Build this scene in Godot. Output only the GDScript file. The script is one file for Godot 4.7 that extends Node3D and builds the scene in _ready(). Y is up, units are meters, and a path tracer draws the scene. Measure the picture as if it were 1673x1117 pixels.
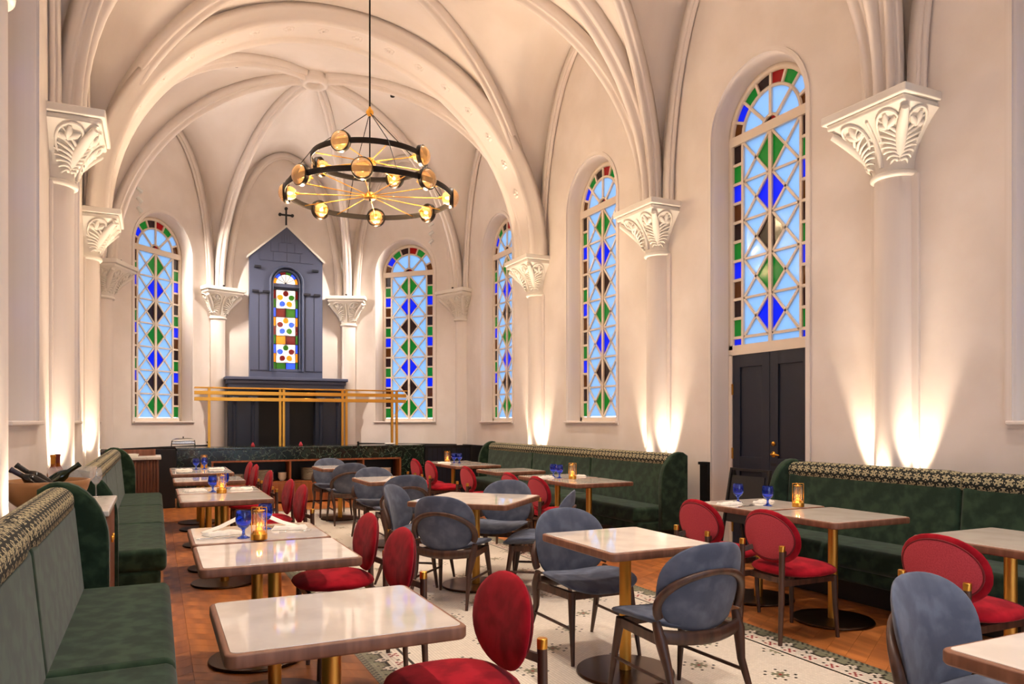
extends Node3D
# A vaulted chapel dining room. Plan: x runs across the nave, u (= -z) runs towards the apse, y is up.

const MID := 2.372          # nave axis
const WALL := 3.168         # half width to the wall face
const SPRING := 3.98        # top of the abacus, where the vaults spring
const COLS := [-2.2, 1.01, 4.22, 7.43, 10.64, 13.86]

const SKY := 6.0
const DOWN := 15.0
const WARM := Color(1.0, 0.89, 0.765)
const AMBER := Color(1.0, 0.88, 0.745)
const NEUTRAL := Color(1.0, 0.935, 0.87)


func _ready() -> void:
	lights_and_camera()
	make_materials()
	build_room()
	build_columns()
	make_wainscot()
	make_altar()
	make_counter()
	build_dining()
	make_left_cabinet()
	make_chandelier()
	make_tray_stand()
	build_tableware()

func lights_and_camera() -> void:
	var cam := Camera3D.new()
	cam.name = "camera"
	add_child(cam)
	cam.position = Vector3(0, 1.4, 0)
	cam.rotation.y = -asin(0.4305)
	cam.near = 0.05
	cam.far = 100.0
	cam.projection = Camera3D.PROJECTION_FRUSTUM
	cam.keep_aspect = Camera3D.KEEP_HEIGHT
	cam.size = 0.05 * 1117.0 / 1220.0
	cam.frustum_offset = Vector2(0, 0.05 * (688.0 - 558.5) / 1220.0)
	cam.current = true
	var we := WorldEnvironment.new()
	we.name = "environment"
	var e := Environment.new()
	e.background_mode = Environment.BG_SKY
	var sm := ProceduralSkyMaterial.new()
	sm.sky_top_color = Color(0.74, 0.84, 0.97)
	sm.sky_horizon_color = Color(0.83, 0.90, 0.985)
	sm.ground_horizon_color = Color(0.74, 0.82, 0.92)
	sm.ground_bottom_color = Color(0.58, 0.65, 0.74)
	sm.sky_energy_multiplier = 1.0
	sm.ground_energy_multiplier = 1.0
	var sky := Sky.new()
	sky.sky_material = sm
	e.sky = sky
	e.background_energy_multiplier = SKY
	e.tonemap_mode = Environment.TONE_MAPPER_LINEAR
	e.tonemap_exposure = 0.98
	e.sdfgi_enabled = true
	e.ssao_enabled = true
	e.ssil_enabled = true
	we.environment = e
	add_child(we)

class MB:
	# collects triangles with smooth normals; each primitive is turned so that its faces look outwards
	var v := PackedVector3Array()
	var n := PackedVector3Array()
	var t := PackedVector2Array()
	var ix := PackedInt32Array()
	func grid(rows: Array, close_u := false, close_v := false, cap := true, towards = null, uvs = null) -> void:
		var h := rows.size()
		var w: int = rows[0].size()
		var b := v.size()
		var i0 := ix.size()
		for r in h:
			for c in w:
				v.append(rows[r][c])
				n.append(Vector3.ZERO)
				t.append(uvs[r][c] if uvs != null else Vector2(float(c) / w, float(r) / h))
		for r in (h if close_v else h - 1):
			for c in (w if close_u else w - 1):
				var a := b + r * w + c
				var d := b + r * w + (c + 1) % w
				var e := b + ((r + 1) % h) * w + c
				var f := b + ((r + 1) % h) * w + (c + 1) % w
				_tri(a, d, e)
				_tri(d, f, e)
		if cap and close_u and not close_v:
			fan(rows[0])
			fan(rows[h - 1])
			var m := Vector3.ZERO
			_turn(b, i0, towards)
			return
		_turn(b, i0, towards)
	func _tri(a: int, d: int, e: int) -> void:
		ix.append_array([a, d, e])
		var m := (v[e] - v[a]).cross(v[d] - v[a])
		n[a] += m
		n[d] += m
		n[e] += m
	func fan(ring: Array) -> void:
		# a flat lid over a ring, turned away from the ring's neighbours later by _turn
		var b := v.size()
		var m := Vector3.ZERO
		for p in ring:
			m += p
		m /= ring.size()
		v.append(m)
		n.append(Vector3.ZERO)
		t.append(Vector2.ZERO)
		for p in ring:
			v.append(p)
			n.append(Vector3.ZERO)
			t.append(Vector2.ZERO)
		lids.append([b, ix.size(), ring.size()])
		for k in ring.size():
			ix.append_array([b, b + 1 + k, b + 1 + (k + 1) % ring.size()])
	var lids := []
	func _turn(b: int, i0: int, towards) -> void:
		var body_end: int = ix.size() if lids.is_empty() else lids[0][1]
		var m := Vector3.ZERO
		for k in range(b, v.size()):
			m += v[k]
		m /= maxi(1, v.size() - b)
		var vol := 0.0
		for k in range(i0, body_end, 3):
			var p := v[ix[k]]
			var q := v[ix[k + 1]]
			var s := v[ix[k + 2]]
			if towards == null:
				vol += (p - m).dot((s - m).cross(q - m))
			else:
				vol += (s - p).cross(q - p).dot((towards as Vector3) - (p + q + s) / 3.0)
		if vol < 0.0:
			for k in range(i0, body_end, 3):
				var x := ix[k + 1]
				ix[k + 1] = ix[k + 2]
				ix[k + 2] = x
			for k in range(b, v.size()):
				n[k] = -n[k]
		for l in lids:
			var o: int = l[0]
			var face := Vector3.ZERO
			for k in range(l[1], l[1] + l[2] * 3, 3):
				face += (v[ix[k + 2]] - v[ix[k]]).cross(v[ix[k + 1]] - v[ix[k]])
			if face.dot(v[o] - m) < 0.0:
				face = -face
				for k in range(l[1], l[1] + l[2] * 3, 3):
					var x := ix[k + 1]
					ix[k + 1] = ix[k + 2]
					ix[k + 2] = x
			for k in range(o, o + l[2] + 1):
				n[k] = face
		lids.clear()
		for k in range(b, v.size()):
			n[k] = n[k].normalized() if n[k].length_squared() > 1e-24 else Vector3.UP
	func face(pts: Array, normal: Vector3, uvs = null) -> void:
		# a flat convex polygon
		var b := v.size()
		for k in pts.size():
			v.append(pts[k])
			n.append(normal)
			t.append(uvs[k] if uvs != null else Vector2(pts[k].x, pts[k].z))
		for k in range(1, pts.size() - 1):
			var g: Vector3 = (pts[k + 1] - pts[0]).cross(pts[k] - pts[0])
			if g.dot(normal) >= 0.0:
				ix.append_array([b, b + k, b + k + 1])
			else:
				ix.append_array([b, b + k + 1, b + k])
	func box(c: Vector3, s: Vector3, basis := Basis.IDENTITY) -> void:
		var h := s / 2.0
		for a in 3:
			for sg in [-1.0, 1.0]:
				var d := Vector3.ZERO
				d[a] = sg
				var p := Vector3.ZERO
				var q := Vector3.ZERO
				p[(a + 1) % 3] = 1.0
				q[(a + 2) % 3] = 1.0
				var o := d * h
				var l := []
				for e in [[-1, -1], [1, -1], [1, 1], [-1, 1]]:
					l.append(c + basis * (o + p * h * e[0] + q * h * e[1]))
				face(l, (basis * d).normalized())
	func rbox(c: Vector3, s: Vector3, r: float, basis := Basis.IDENTITY, k := 3) -> void:
		# a box with rounded edges: three families of loops round the y axis
		var h := s / 2.0
		r = minf(r, minf(h.x, minf(h.y, h.z)) * 0.999)
		var rows := []
		for j in range(2 * (k + 1)):
			var low := j <= k
			var a: float = (float(j) / k - 1.0) * PI / 2 if low else float(j - k - 1) / k * PI / 2
			var y: float = (-h.y + r if low else h.y - r) + sin(a) * r
			var out: float = cos(a) * r
			var row := []
			for q in 4:
				for m in k + 1:
					var g: float = q * PI / 2 + float(m) / k * PI / 2
					var sx: float = 1.0 if q == 0 or q == 3 else -1.0
					var sz: float = 1.0 if q == 0 or q == 1 else -1.0
					row.append(c + basis * Vector3(sx * (h.x - r) + cos(g) * out, y, sz * (h.z - r) + sin(g) * out))
			rows.append(row)
		grid(rows, true, false, true)
	func lathe(profile: Array, seg := 24, x := Transform3D.IDENTITY, closed := false) -> void:
		var rows := []
		for p in profile:
			var row := []
			for k in seg:
				var a := TAU * k / seg
				row.append(x * Vector3(cos(a) * p.x, p.y, sin(a) * p.x))
			rows.append(row)
		grid(rows, true, closed, not closed)
	func tube(pts: Array, rad, seg := 8, loop := false, flat := 1.0) -> void:
		var rows := []
		var m := pts.size()
		var side := Vector3.ZERO
		for k in m:
			var d: Vector3
			if loop:
				d = (pts[(k + 1) % m] - pts[(k - 1 + m) % m]).normalized()
			else:
				d = (pts[mini(k + 1, m - 1)] - pts[maxi(k - 1, 0)]).normalized()
			if side == Vector3.ZERO:
				side = d.cross(Vector3.UP if absf(d.y) < 0.9 else Vector3.RIGHT)
			side = (side - d * side.dot(d)).normalized()
			var up := side.cross(d)
			var r: float = rad[k] if rad is Array else rad
			var row := []
			for j in seg:
				var a := TAU * j / seg
				row.append(pts[k] + side * cos(a) * r + up * sin(a) * r * flat)
			rows.append(row)
		grid(rows, true, loop, not loop)
	func bar(a: Vector3, b: Vector3, w: float, dep: float, across: Vector3) -> void:
		# a square bar from a to b; dep is its size along across
		var d := (b - a).normalized()
		var s := d.cross(across).normalized()
		var f := s.cross(d).normalized()
		box((a + b) / 2.0, Vector3(w, (b - a).length(), dep), Basis(s, d, f))
	func prism(poly: PackedVector2Array, dep: float, x := Transform3D.IDENTITY) -> void:
		# poly in the local xy plane, from z = -dep/2 to dep/2
		var tri := Geometry2D.triangulate_polygon(poly)
		var nz := (x.basis * Vector3(0, 0, 1)).normalized()
		for sg in [-1.0, 1.0]:
			for k in range(0, tri.size(), 3):
				var l := []
				for j in 3:
					l.append(x * Vector3(poly[tri[k + j]].x, poly[tri[k + j]].y, sg * dep / 2))
				face(l, nz * sg)
		var area := 0.0
		var m := poly.size()
		for k in m:
			area += poly[k].cross(poly[(k + 1) % m])
		for k in m:
			var p := poly[k]
			var q := poly[(k + 1) % m]
			var e := (q - p).normalized()
			var out := Vector2(e.y, -e.x) * signf(area)
			face([x * Vector3(p.x, p.y, -dep / 2), x * Vector3(q.x, q.y, -dep / 2), x * Vector3(q.x, q.y, dep / 2), x * Vector3(p.x, p.y, dep / 2)], (x.basis * Vector3(out.x, out.y, 0)).normalized())
	func sweep(path: Array, nrm: Array, prof: Array, closed := true) -> void:
		# prof points (along the binormal, along the normal); nrm is the normal at each path point
		var rows := []
		for k in path.size():
			var d: Vector3 = (path[mini(k + 1, path.size() - 1)] - path[maxi(k - 1, 0)]).normalized()
			var f: Vector3 = (nrm[k] - d * d.dot(nrm[k])).normalized()
			var s := f.cross(d)
			var row := []
			for p in prof:
				row.append(path[k] + s * p.x + f * p.y)
			rows.append(row)
		grid(rows, closed, false, closed)
	func pillow(hx: float, hy: float, ex: float, front: float, back: float, warp: Callable, rings := 7, seg := 32) -> void:
		# a cushion: superellipse outline, bulging by front and back, then bent by warp(Vector3)
		var rows := []
		for side in [1.0, -1.0]:
			for j in rings:
				var q := float(j) / (rings - 1)
				var r: float = sin(q * PI / 2) if side > 0 else sin((1.0 - q) * PI / 2)
				if side < 0 and j == 0:
					continue
				r = maxf(r, 0.004)
				var z: float = pow(maxf(0.0, 1.0 - pow(r, 2.6)), 0.5) * (front if side > 0 else -back)
				var row := []
				for k in seg:
					var a := TAU * k / seg
					var ca := cos(a)
					var sa := sin(a)
					var e := Vector2(signf(ca) * pow(absf(ca), 2.0 / ex), signf(sa) * pow(absf(sa), 2.0 / ex))
					row.append(warp.call(Vector3(e.x * hx * r, e.y * hy * r, z)))
				rows.append(row)
		grid(rows, true, false, false)
	func mesh() -> ArrayMesh:
		var a := []
		a.resize(Mesh.ARRAY_MAX)
		a[Mesh.ARRAY_VERTEX] = v
		a[Mesh.ARRAY_NORMAL] = n
		a[Mesh.ARRAY_TEX_UV] = t
		a[Mesh.ARRAY_INDEX] = ix
		var m := ArrayMesh.new()
		m.add_surface_from_arrays(Mesh.PRIMITIVE_TRIANGLES, a)
		return m

var M := {}
var taken := {}

func P(x: float, u: float, y := 0.0) -> Vector3:
	return Vector3(x, y, -u)

func numbered(called: String) -> String:
	taken[called] = taken.get(called, -1) + 1
	return called if taken[called] == 0 else "%s_%03d" % [called, taken[called]]

func thing(called: String, label: String, category: String, at := Vector3.ZERO, turn := 0.0, group := "") -> Node3D:
	var o := Node3D.new()
	o.name = numbered(called)
	add_child(o)
	o.position = at
	o.rotation.y = turn
	tag(o, label, category, group)
	return o

func tag(o: Node3D, label: String, category: String, group := "") -> void:
	o.set_meta("label", label)
	o.set_meta("category", category)
	if group != "":
		o.set_meta("group", group)

func part(called: String, m, mat: Material, parent: Node3D, at := Vector3.ZERO, basis := Basis.IDENTITY) -> MeshInstance3D:
	var o := MeshInstance3D.new()
	o.name = called
	o.mesh = m.mesh() if m is MB else m
	o.material_override = mat
	parent.add_child(o, true)
	o.transform = Transform3D(basis, at)
	return o

func structure(called: String) -> Node3D:
	var o := Node3D.new()
	o.name = called
	add_child(o)
	o.set_meta("kind", "structure")
	return o

func copy(o: Node3D, called: String, label: String, at: Vector3, turn := 0.0, group := "") -> Node3D:
	var c: Node3D = o.duplicate()
	c.name = numbered(called)
	add_child(c)
	c.position = at
	c.rotation.y = turn
	c.set_meta("label", label)
	if group != "":
		c.set_meta("group", group)
	return c

# ---------------------------------------------------------------- materials

func noise_image(size: int, freq: float, sd: int, ramp: Callable, oct := 4, kind := FastNoiseLite.TYPE_SIMPLEX_SMOOTH, stretch := 1) -> ImageTexture:
	var f := FastNoiseLite.new()
	f.seed = sd
	f.noise_type = kind
	f.frequency = freq
	f.fractal_octaves = oct
	var im := f.get_seamless_image(size, size / stretch)
	if stretch > 1:
		im.resize(size, size, Image.INTERPOLATE_BILINEAR)
	var out := Image.create(size, size, false, Image.FORMAT_RGB8)
	for y in size:
		for x in size:
			out.set_pixel(x, y, ramp.call(im.get_pixel(x, y).r, x, y))
	return ImageTexture.create_from_image(out)

func mat(called: String, c: Color, rough := 0.6, metal := 0.0) -> StandardMaterial3D:
	var m := StandardMaterial3D.new()
	m.resource_name = called
	m.albedo_color = c
	m.roughness = rough
	m.metallic = metal
	M[called] = m
	return m

func textured(called: String, tex: Texture2D, scale: float, rough := 0.7, bump := 0.0, in_world := false) -> StandardMaterial3D:
	var m := mat(called, Color.WHITE, rough)
	m.albedo_texture = tex
	m.uv1_triplanar = true
	m.uv1_world_triplanar = in_world
	m.uv1_scale = Vector3.ONE * scale
	if bump != 0.0:
		m.heightmap_enabled = true
		m.heightmap_texture = tex
		m.heightmap_scale = bump
	return m

func two(a: Color, b: Color, lo := 0.25, hi := 0.75) -> Callable:
	return func(v, _x, _y): return a.lerp(b, clampf((v - lo) / (hi - lo), 0.0, 1.0))

func velvet(called: String, a: Color, b: Color, sd: int, sheen: float) -> void:
	var m := textured(called, noise_image(256, 0.012, sd, two(a, b, 0.3, 0.72), 5), 2.2, 0.95)
	m.rim_enabled = sheen > 0.0
	m.rim = sheen
	m.rim_tint = 0.3
	m.metallic_specular = 0.15

func glass_pane(called: String, c: Color, through: Color) -> void:
	# frosted stained glass: daylight from outside glows through it
	var m := mat(called, c, 0.12)
	m.backlight_enabled = true
	m.backlight = through

func make_materials() -> void:
	var pl := noise_image(512, 0.006, 3, func(v, x, y): return Color(0.895, 0.855, 0.825).lerp(Color(0.925, 0.89, 0.865), clampf(v * 1.6 - 0.3, 0.0, 1.0)), 5)
	var plaster := mat("plaster", Color.WHITE, 0.85)
	plaster.albedo_texture = pl
	mat("stone_white", Color(0.925, 0.905, 0.87), 0.7)
	mat("frame_cream", Color(0.91, 0.85, 0.78), 0.5)
	velvet("velvet_green", Color(0.135, 0.20, 0.15), Color(0.205, 0.285, 0.215), 11, 0.35)
	velvet("velvet_red", Color(0.51, 0.06, 0.11), Color(0.65, 0.10, 0.155), 12, 0.12)
	velvet("velvet_blue", Color(0.315, 0.338, 0.40), Color(0.405, 0.432, 0.495), 13, 0.25)
	textured("fabric_pink", noise_image(256, 0.08, 14, two(Color(0.67, 0.20, 0.25), Color(0.75, 0.25, 0.30)), 3), 5.0, 0.9)
	mat("piping_red", Color(0.42, 0.04, 0.08), 0.9)
	# wood: long grain along the local x axis of the texture
	var wal := noise_image(256, 0.02, 21, two(Color(0.22, 0.135, 0.095), Color(0.34, 0.215, 0.155), 0.2, 0.8), 4, FastNoiseLite.TYPE_SIMPLEX_SMOOTH, 8)
	textured("walnut", wal, 3.0, 0.42)
	var edge := noise_image(256, 0.02, 22, two(Color(0.46, 0.30, 0.22), Color(0.55, 0.375, 0.285), 0.2, 0.8), 4, FastNoiseLite.TYPE_SIMPLEX_SMOOTH, 8)
	textured("table_edge", edge, 3.0, 0.5)
	for k in 4:
		var lift := [0.0, 0.025, -0.025, 0.012][k] as float
		var oak := noise_image(256, 0.018, 30 + k, two(Color(0.57 + lift, 0.325 + lift * 0.8, 0.145 + lift * 0.5), Color(0.73 + lift, 0.445 + lift * 0.8, 0.22 + lift * 0.5), 0.2, 0.8), 5, FastNoiseLite.TYPE_SIMPLEX_SMOOTH, 8)
		var om := textured("oak%d" % k, oak, 1.4, 0.38)
		om.uv1_triplanar = false
		om.uv1_offset = Vector3(0.3 * k, 0.17 * k, 0)
	textured("cabinet_wood", noise_image(256, 0.02, 40, two(Color(0.47, 0.25, 0.11), Color(0.60, 0.35, 0.17), 0.2, 0.8), 4, FastNoiseLite.TYPE_SIMPLEX_SMOOTH, 8), 2.0, 0.45)
	textured("stand_wood", noise_image(256, 0.02, 41, two(Color(0.40, 0.24, 0.17), Color(0.50, 0.31, 0.23), 0.2, 0.8), 4, FastNoiseLite.TYPE_SIMPLEX_SMOOTH, 8), 2.0, 0.5)
	var tt := textured("table_white", noise_image(256, 0.01, 50, two(Color(0.83, 0.785, 0.74), Color(0.865, 0.825, 0.78)), 4), 1.5, 0.045)
	tt.metallic_specular = 0.75
	mat("brass", Color(0.90, 0.66, 0.28), 0.32, 1.0)
	mat("brass_soft", Color(0.86, 0.64, 0.30), 0.45, 1.0)
	mat("bronze", Color(0.30, 0.21, 0.15), 0.3, 1.0)
	mat("bronze_dark", Color(0.13, 0.105, 0.09), 0.45, 0.6)
	mat("steel", Color(0.75, 0.74, 0.72), 0.2, 1.0)
	# green marble with pale veins
	var veins := func(v, _x, _y):
		var d := absf(v - 0.5)
		var k := clampf(1.0 - d / 0.035, 0.0, 1.0)
		return Color(0.075, 0.125, 0.10).lerp(Color(0.55, 0.62, 0.54), k * 0.85).lerp(Color(0.16, 0.25, 0.20), clampf((v - 0.55) * 2.0, 0.0, 0.8))
	textured("marble_green", noise_image(512, 0.012, 61, veins, 5), 0.9, 0.18, 0.0, true)
	var pale := func(v, _x, _y): return Color(0.87, 0.84, 0.80).lerp(Color(0.62, 0.58, 0.55), clampf(1.0 - absf(v - 0.5) / 0.03, 0.0, 1.0) * 0.4)
	textured("marble_pale", noise_image(256, 0.012, 62, pale, 4), 1.4, 0.2)
	mat("navy", Color(0.285, 0.32, 0.43), 0.45)
	mat("door_navy", Color(0.10, 0.12, 0.18), 0.4)
	mat("black_paint", Color(0.045, 0.045, 0.055), 0.5)
	mat("void_black", Color(0.012, 0.012, 0.016), 0.6)
	mat("linen", Color(0.88, 0.86, 0.82), 0.9)
	mat("paper", Color(0.92, 0.90, 0.86), 0.8)
	mat("china", Color(0.90, 0.86, 0.78), 0.25)
	mat("lamp_white", Color(0.9, 0.9, 0.88), 0.5)
	# window glass
	glass_pane("glass_sky", Color(0.45, 0.52, 0.60), Color(0.82, 0.92, 1.0))
	glass_pane("glass_green", Color(0.01, 0.10, 0.03), Color(0.0, 0.72, 0.36))
	glass_pane("glass_blue", Color(0.02, 0.04, 0.35), Color(0.12, 0.40, 1.0))
	glass_pane("glass_plum", Color(0.055, 0.025, 0.03), Color(0.36, 0.15, 0.18))
	glass_pane("glass_amber", Color(0.16, 0.09, 0.02), Color(0.60, 0.38, 0.12))
	glass_pane("glass_red", Color(0.30, 0.01, 0.03), Color(0.80, 0.05, 0.08))
	# blue tableware and clear glass
	var bg := mat("goblet_blue", Color(0.34, 0.50, 0.98, 0.06), 0.03)
	bg.refraction_enabled = true
	bg.refraction_scale = 0.05
	bg.transparency = BaseMaterial3D.TRANSPARENCY_ALPHA
	var cg := mat("glass_clear", Color(1, 1, 1, 0.08), 0.03)
	cg.transparency = BaseMaterial3D.TRANSPARENCY_ALPHA
	var ag := mat("amber_globe", Color(1.0, 0.80, 0.50, 0.34), 0.10)
	ag.transparency = BaseMaterial3D.TRANSPARENCY_ALPHA
	var bulb := mat("bulb_glow", Color(1, 0.8, 0.5), 0.5)
	bulb.emission_enabled = true
	bulb.emission = Color(1.0, 0.78, 0.42)
	bulb.emission_energy_multiplier = 14.0
	var fl := mat("flame_glow", Color(1, 0.6, 0.2), 0.5)
	fl.emission_enabled = true
	fl.emission = Color(1.0, 0.62, 0.18)
	fl.emission_energy_multiplier = 1.0
	var le := mat("lamp_lens", Color(1, 0.95, 0.85), 0.5)
	le.emission_enabled = true
	le.emission = Color(1.0, 0.88, 0.70)
	le.emission_energy_multiplier = 5.0
	for a in [["lit_white", Color(1.0, 0.96, 0.92), 1.15], ["lit_red", Color(0.42, 0.04, 0.05), 0.75], ["lit_green", Color(0.16, 0.42, 0.06), 0.75], ["lit_orange", Color(1.0, 0.55, 0.08), 0.9], ["lit_blue", Color(0.20, 0.36, 1.0), 0.9]]:
		var lm := mat(a[0], a[1], 0.2)
		lm.emission_enabled = true
		lm.emission = a[1]
		lm.emission_energy_multiplier = a[2]
	M.bolster = bolster_material()

func bolster_material() -> StandardMaterial3D:
	# printed cloth: rows of pale flowers and leaves on a near black green ground
	var s := 256
	var im := Image.create(s, s, false, Image.FORMAT_RGB8)
	var rng := RandomNumberGenerator.new()
	rng.seed = 77
	var ground := Color(0.075, 0.095, 0.075)
	var cream := Color(0.80, 0.75, 0.60)
	im.fill(ground)
	for cy in 4:
		for cx in 4:
			var ox := cx * 64 + (32 if cy % 2 else 0) + 32
			var oy := cy * 64 + 32
			for y in range(-32, 32):
				for x in range(-32, 32):
					var r := sqrt(float(x * x + y * y))
					var a := atan2(y, x)
					var petal := 20.0 + 9.0 * cos(a * (5 if (cx + cy) % 2 == 0 else 4) + cy)
					var on := r < petal and r > 5.0 and absf(fmod(absf(a * 5.0 + cx), 1.26) - 0.6) > 0.14
					on = on or r < 3.0
					on = on or (r > 24.0 and r < 29.0 and sin(a * 9.0) > 0.1)
					if on:
						im.set_pixel(posmod(ox + x, s), posmod(oy + y, s), cream.lerp(Color(0.66, 0.62, 0.48), rng.randf() * 0.5))
	var m := mat("bolster_cloth", Color.WHITE, 0.9)
	m.albedo_texture = ImageTexture.create_from_image(im)
	return m

# ---------------------------------------------------------------- the room

const HW := 0.665      # half width of a window opening at the wall face
const GW := 0.60       # half width at the window frame
const SILL := 1.40
const ARCH := 4.46     # where the window arch springs
const GLASS_Z := 0.22
const TOPY := 7.7

func arch_pts(r: float, seg := 20) -> Array:
	var l := []
	for k in seg + 1:
		var a := PI - PI * k / seg
		l.append(Vector2(cos(a) * r, ARCH + sin(a) * r))
	return l

func wall_panel(parent: Node3D, a: Vector3, b: Vector3, open: bool, sill := SILL) -> Transform3D:
	# returns the panel's frame: x along the wall, y up, z outwards
	var e := (b - a).normalized()
	var mid := (a + b) / 2.0
	var out := e.cross(Vector3.UP).normalized()
	if out.dot(P(MID, 8.0) - mid) > 0.0:
		out = -out
		e = -e
	var x := Transform3D(Basis(e, Vector3.UP, out), mid)
	var w := (b - a).length() / 2.0
	var m := MB.new()
	var flat := func(l: Array, nn: Vector3):
		var uv := []
		for p in l:
			var q: Vector3 = x.affine_inverse() * p
			uv.append(Vector2(q.x + mid.z * 0.37, q.y) * 0.4)
		m.face(l, nn, uv)
	for side in [[0.0, -out, HW], [0.32, out, GW]]:
		var z: float = side[0]
		var nn: Vector3 = side[1]
		var hw: float = side[2]
		if not open:
			flat.call([x * Vector3(-w, 0, z), x * Vector3(w, 0, z), x * Vector3(w, TOPY, z), x * Vector3(-w, TOPY, z)], nn)
			continue
		for s in [-1.0, 1.0]:
			flat.call([x * Vector3(s * w, 0, z), x * Vector3(s * hw, 0, z), x * Vector3(s * hw, TOPY, z), x * Vector3(s * w, TOPY, z)], nn)
			if z > 0.0:
				flat.call([x * Vector3(s * w, 0, 0), x * Vector3(s * w, 0, z), x * Vector3(s * w, TOPY, z), x * Vector3(s * w, TOPY, 0)], e * s)
		if sill > 0.0:
			flat.call([x * Vector3(-hw, 0, z), x * Vector3(hw, 0, z), x * Vector3(hw, sill, z), x * Vector3(-hw, sill, z)], nn)
		var l := arch_pts(hw)
		for k in l.size() - 1:
			flat.call([x * Vector3(l[k].x, l[k].y, z), x * Vector3(l[k + 1].x, l[k + 1].y, z), x * Vector3(l[k + 1].x, TOPY, z), x * Vector3(l[k].x, TOPY, z)], nn)
	if open:
		# reveal, splayed from the wall face to the frame and then straight out
		var rows := []
		for q in [[HW, 0.0], [HW - 0.02, 0.02], [GW, GLASS_Z], [GW, 0.32]]:
			var row := [x * Vector3(-q[0], sill, q[1])]
			for p in arch_pts(q[0]):
				row.append(x * Vector3(p.x, p.y, q[1]))
			row.append(x * Vector3(q[0], sill, q[1]))
			rows.append(row)
		m.grid(rows, false, false, false, x * Vector3(0, 3.4, 0.1))
		m.face([x * Vector3(-HW, sill, 0), x * Vector3(HW, sill, 0), x * Vector3(GW, sill, 0.32), x * Vector3(-GW, sill, 0.32)], Vector3.UP)
		# a flat band of plaster round the opening
		var band := []
		for q in [[HW + 0.05, -0.001], [HW + 0.05, -0.018], [HW, -0.018], [HW, 0.005]]:
			var row := [x * Vector3(-q[0], maxf(sill - (q[0] - HW), 0.0), q[1])]
			for p in arch_pts(q[0]):
				row.append(x * Vector3(p.x, p.y, q[1]))
			row.append(x * Vector3(q[0], maxf(sill - (q[0] - HW), 0.0), q[1]))
			if sill > 0.0:
				row.append(row[0])
			band.append(row)
		var bm := MB.new()
		for k in 3:
			bm.grid([band[k], band[k + 1]], false, false, false, x * (Vector3(0, 3.4, 0.1) if k == 2 else Vector3(0, 3.4, -9.0) if k == 1 else Vector3(0, 60, -2)))
		part("window_surround", bm, M.plaster, parent)
	part("wall_panel", m, M.plaster, parent)
	return x

var pane_cache := {}

func pane_mesh(key: String, poly: PackedVector2Array) -> Mesh:
	if not pane_cache.has(key):
		var m := MB.new()
		m.prism(poly, 0.006)
		pane_cache[key] = m.mesh()
	return pane_cache[key]

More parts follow.
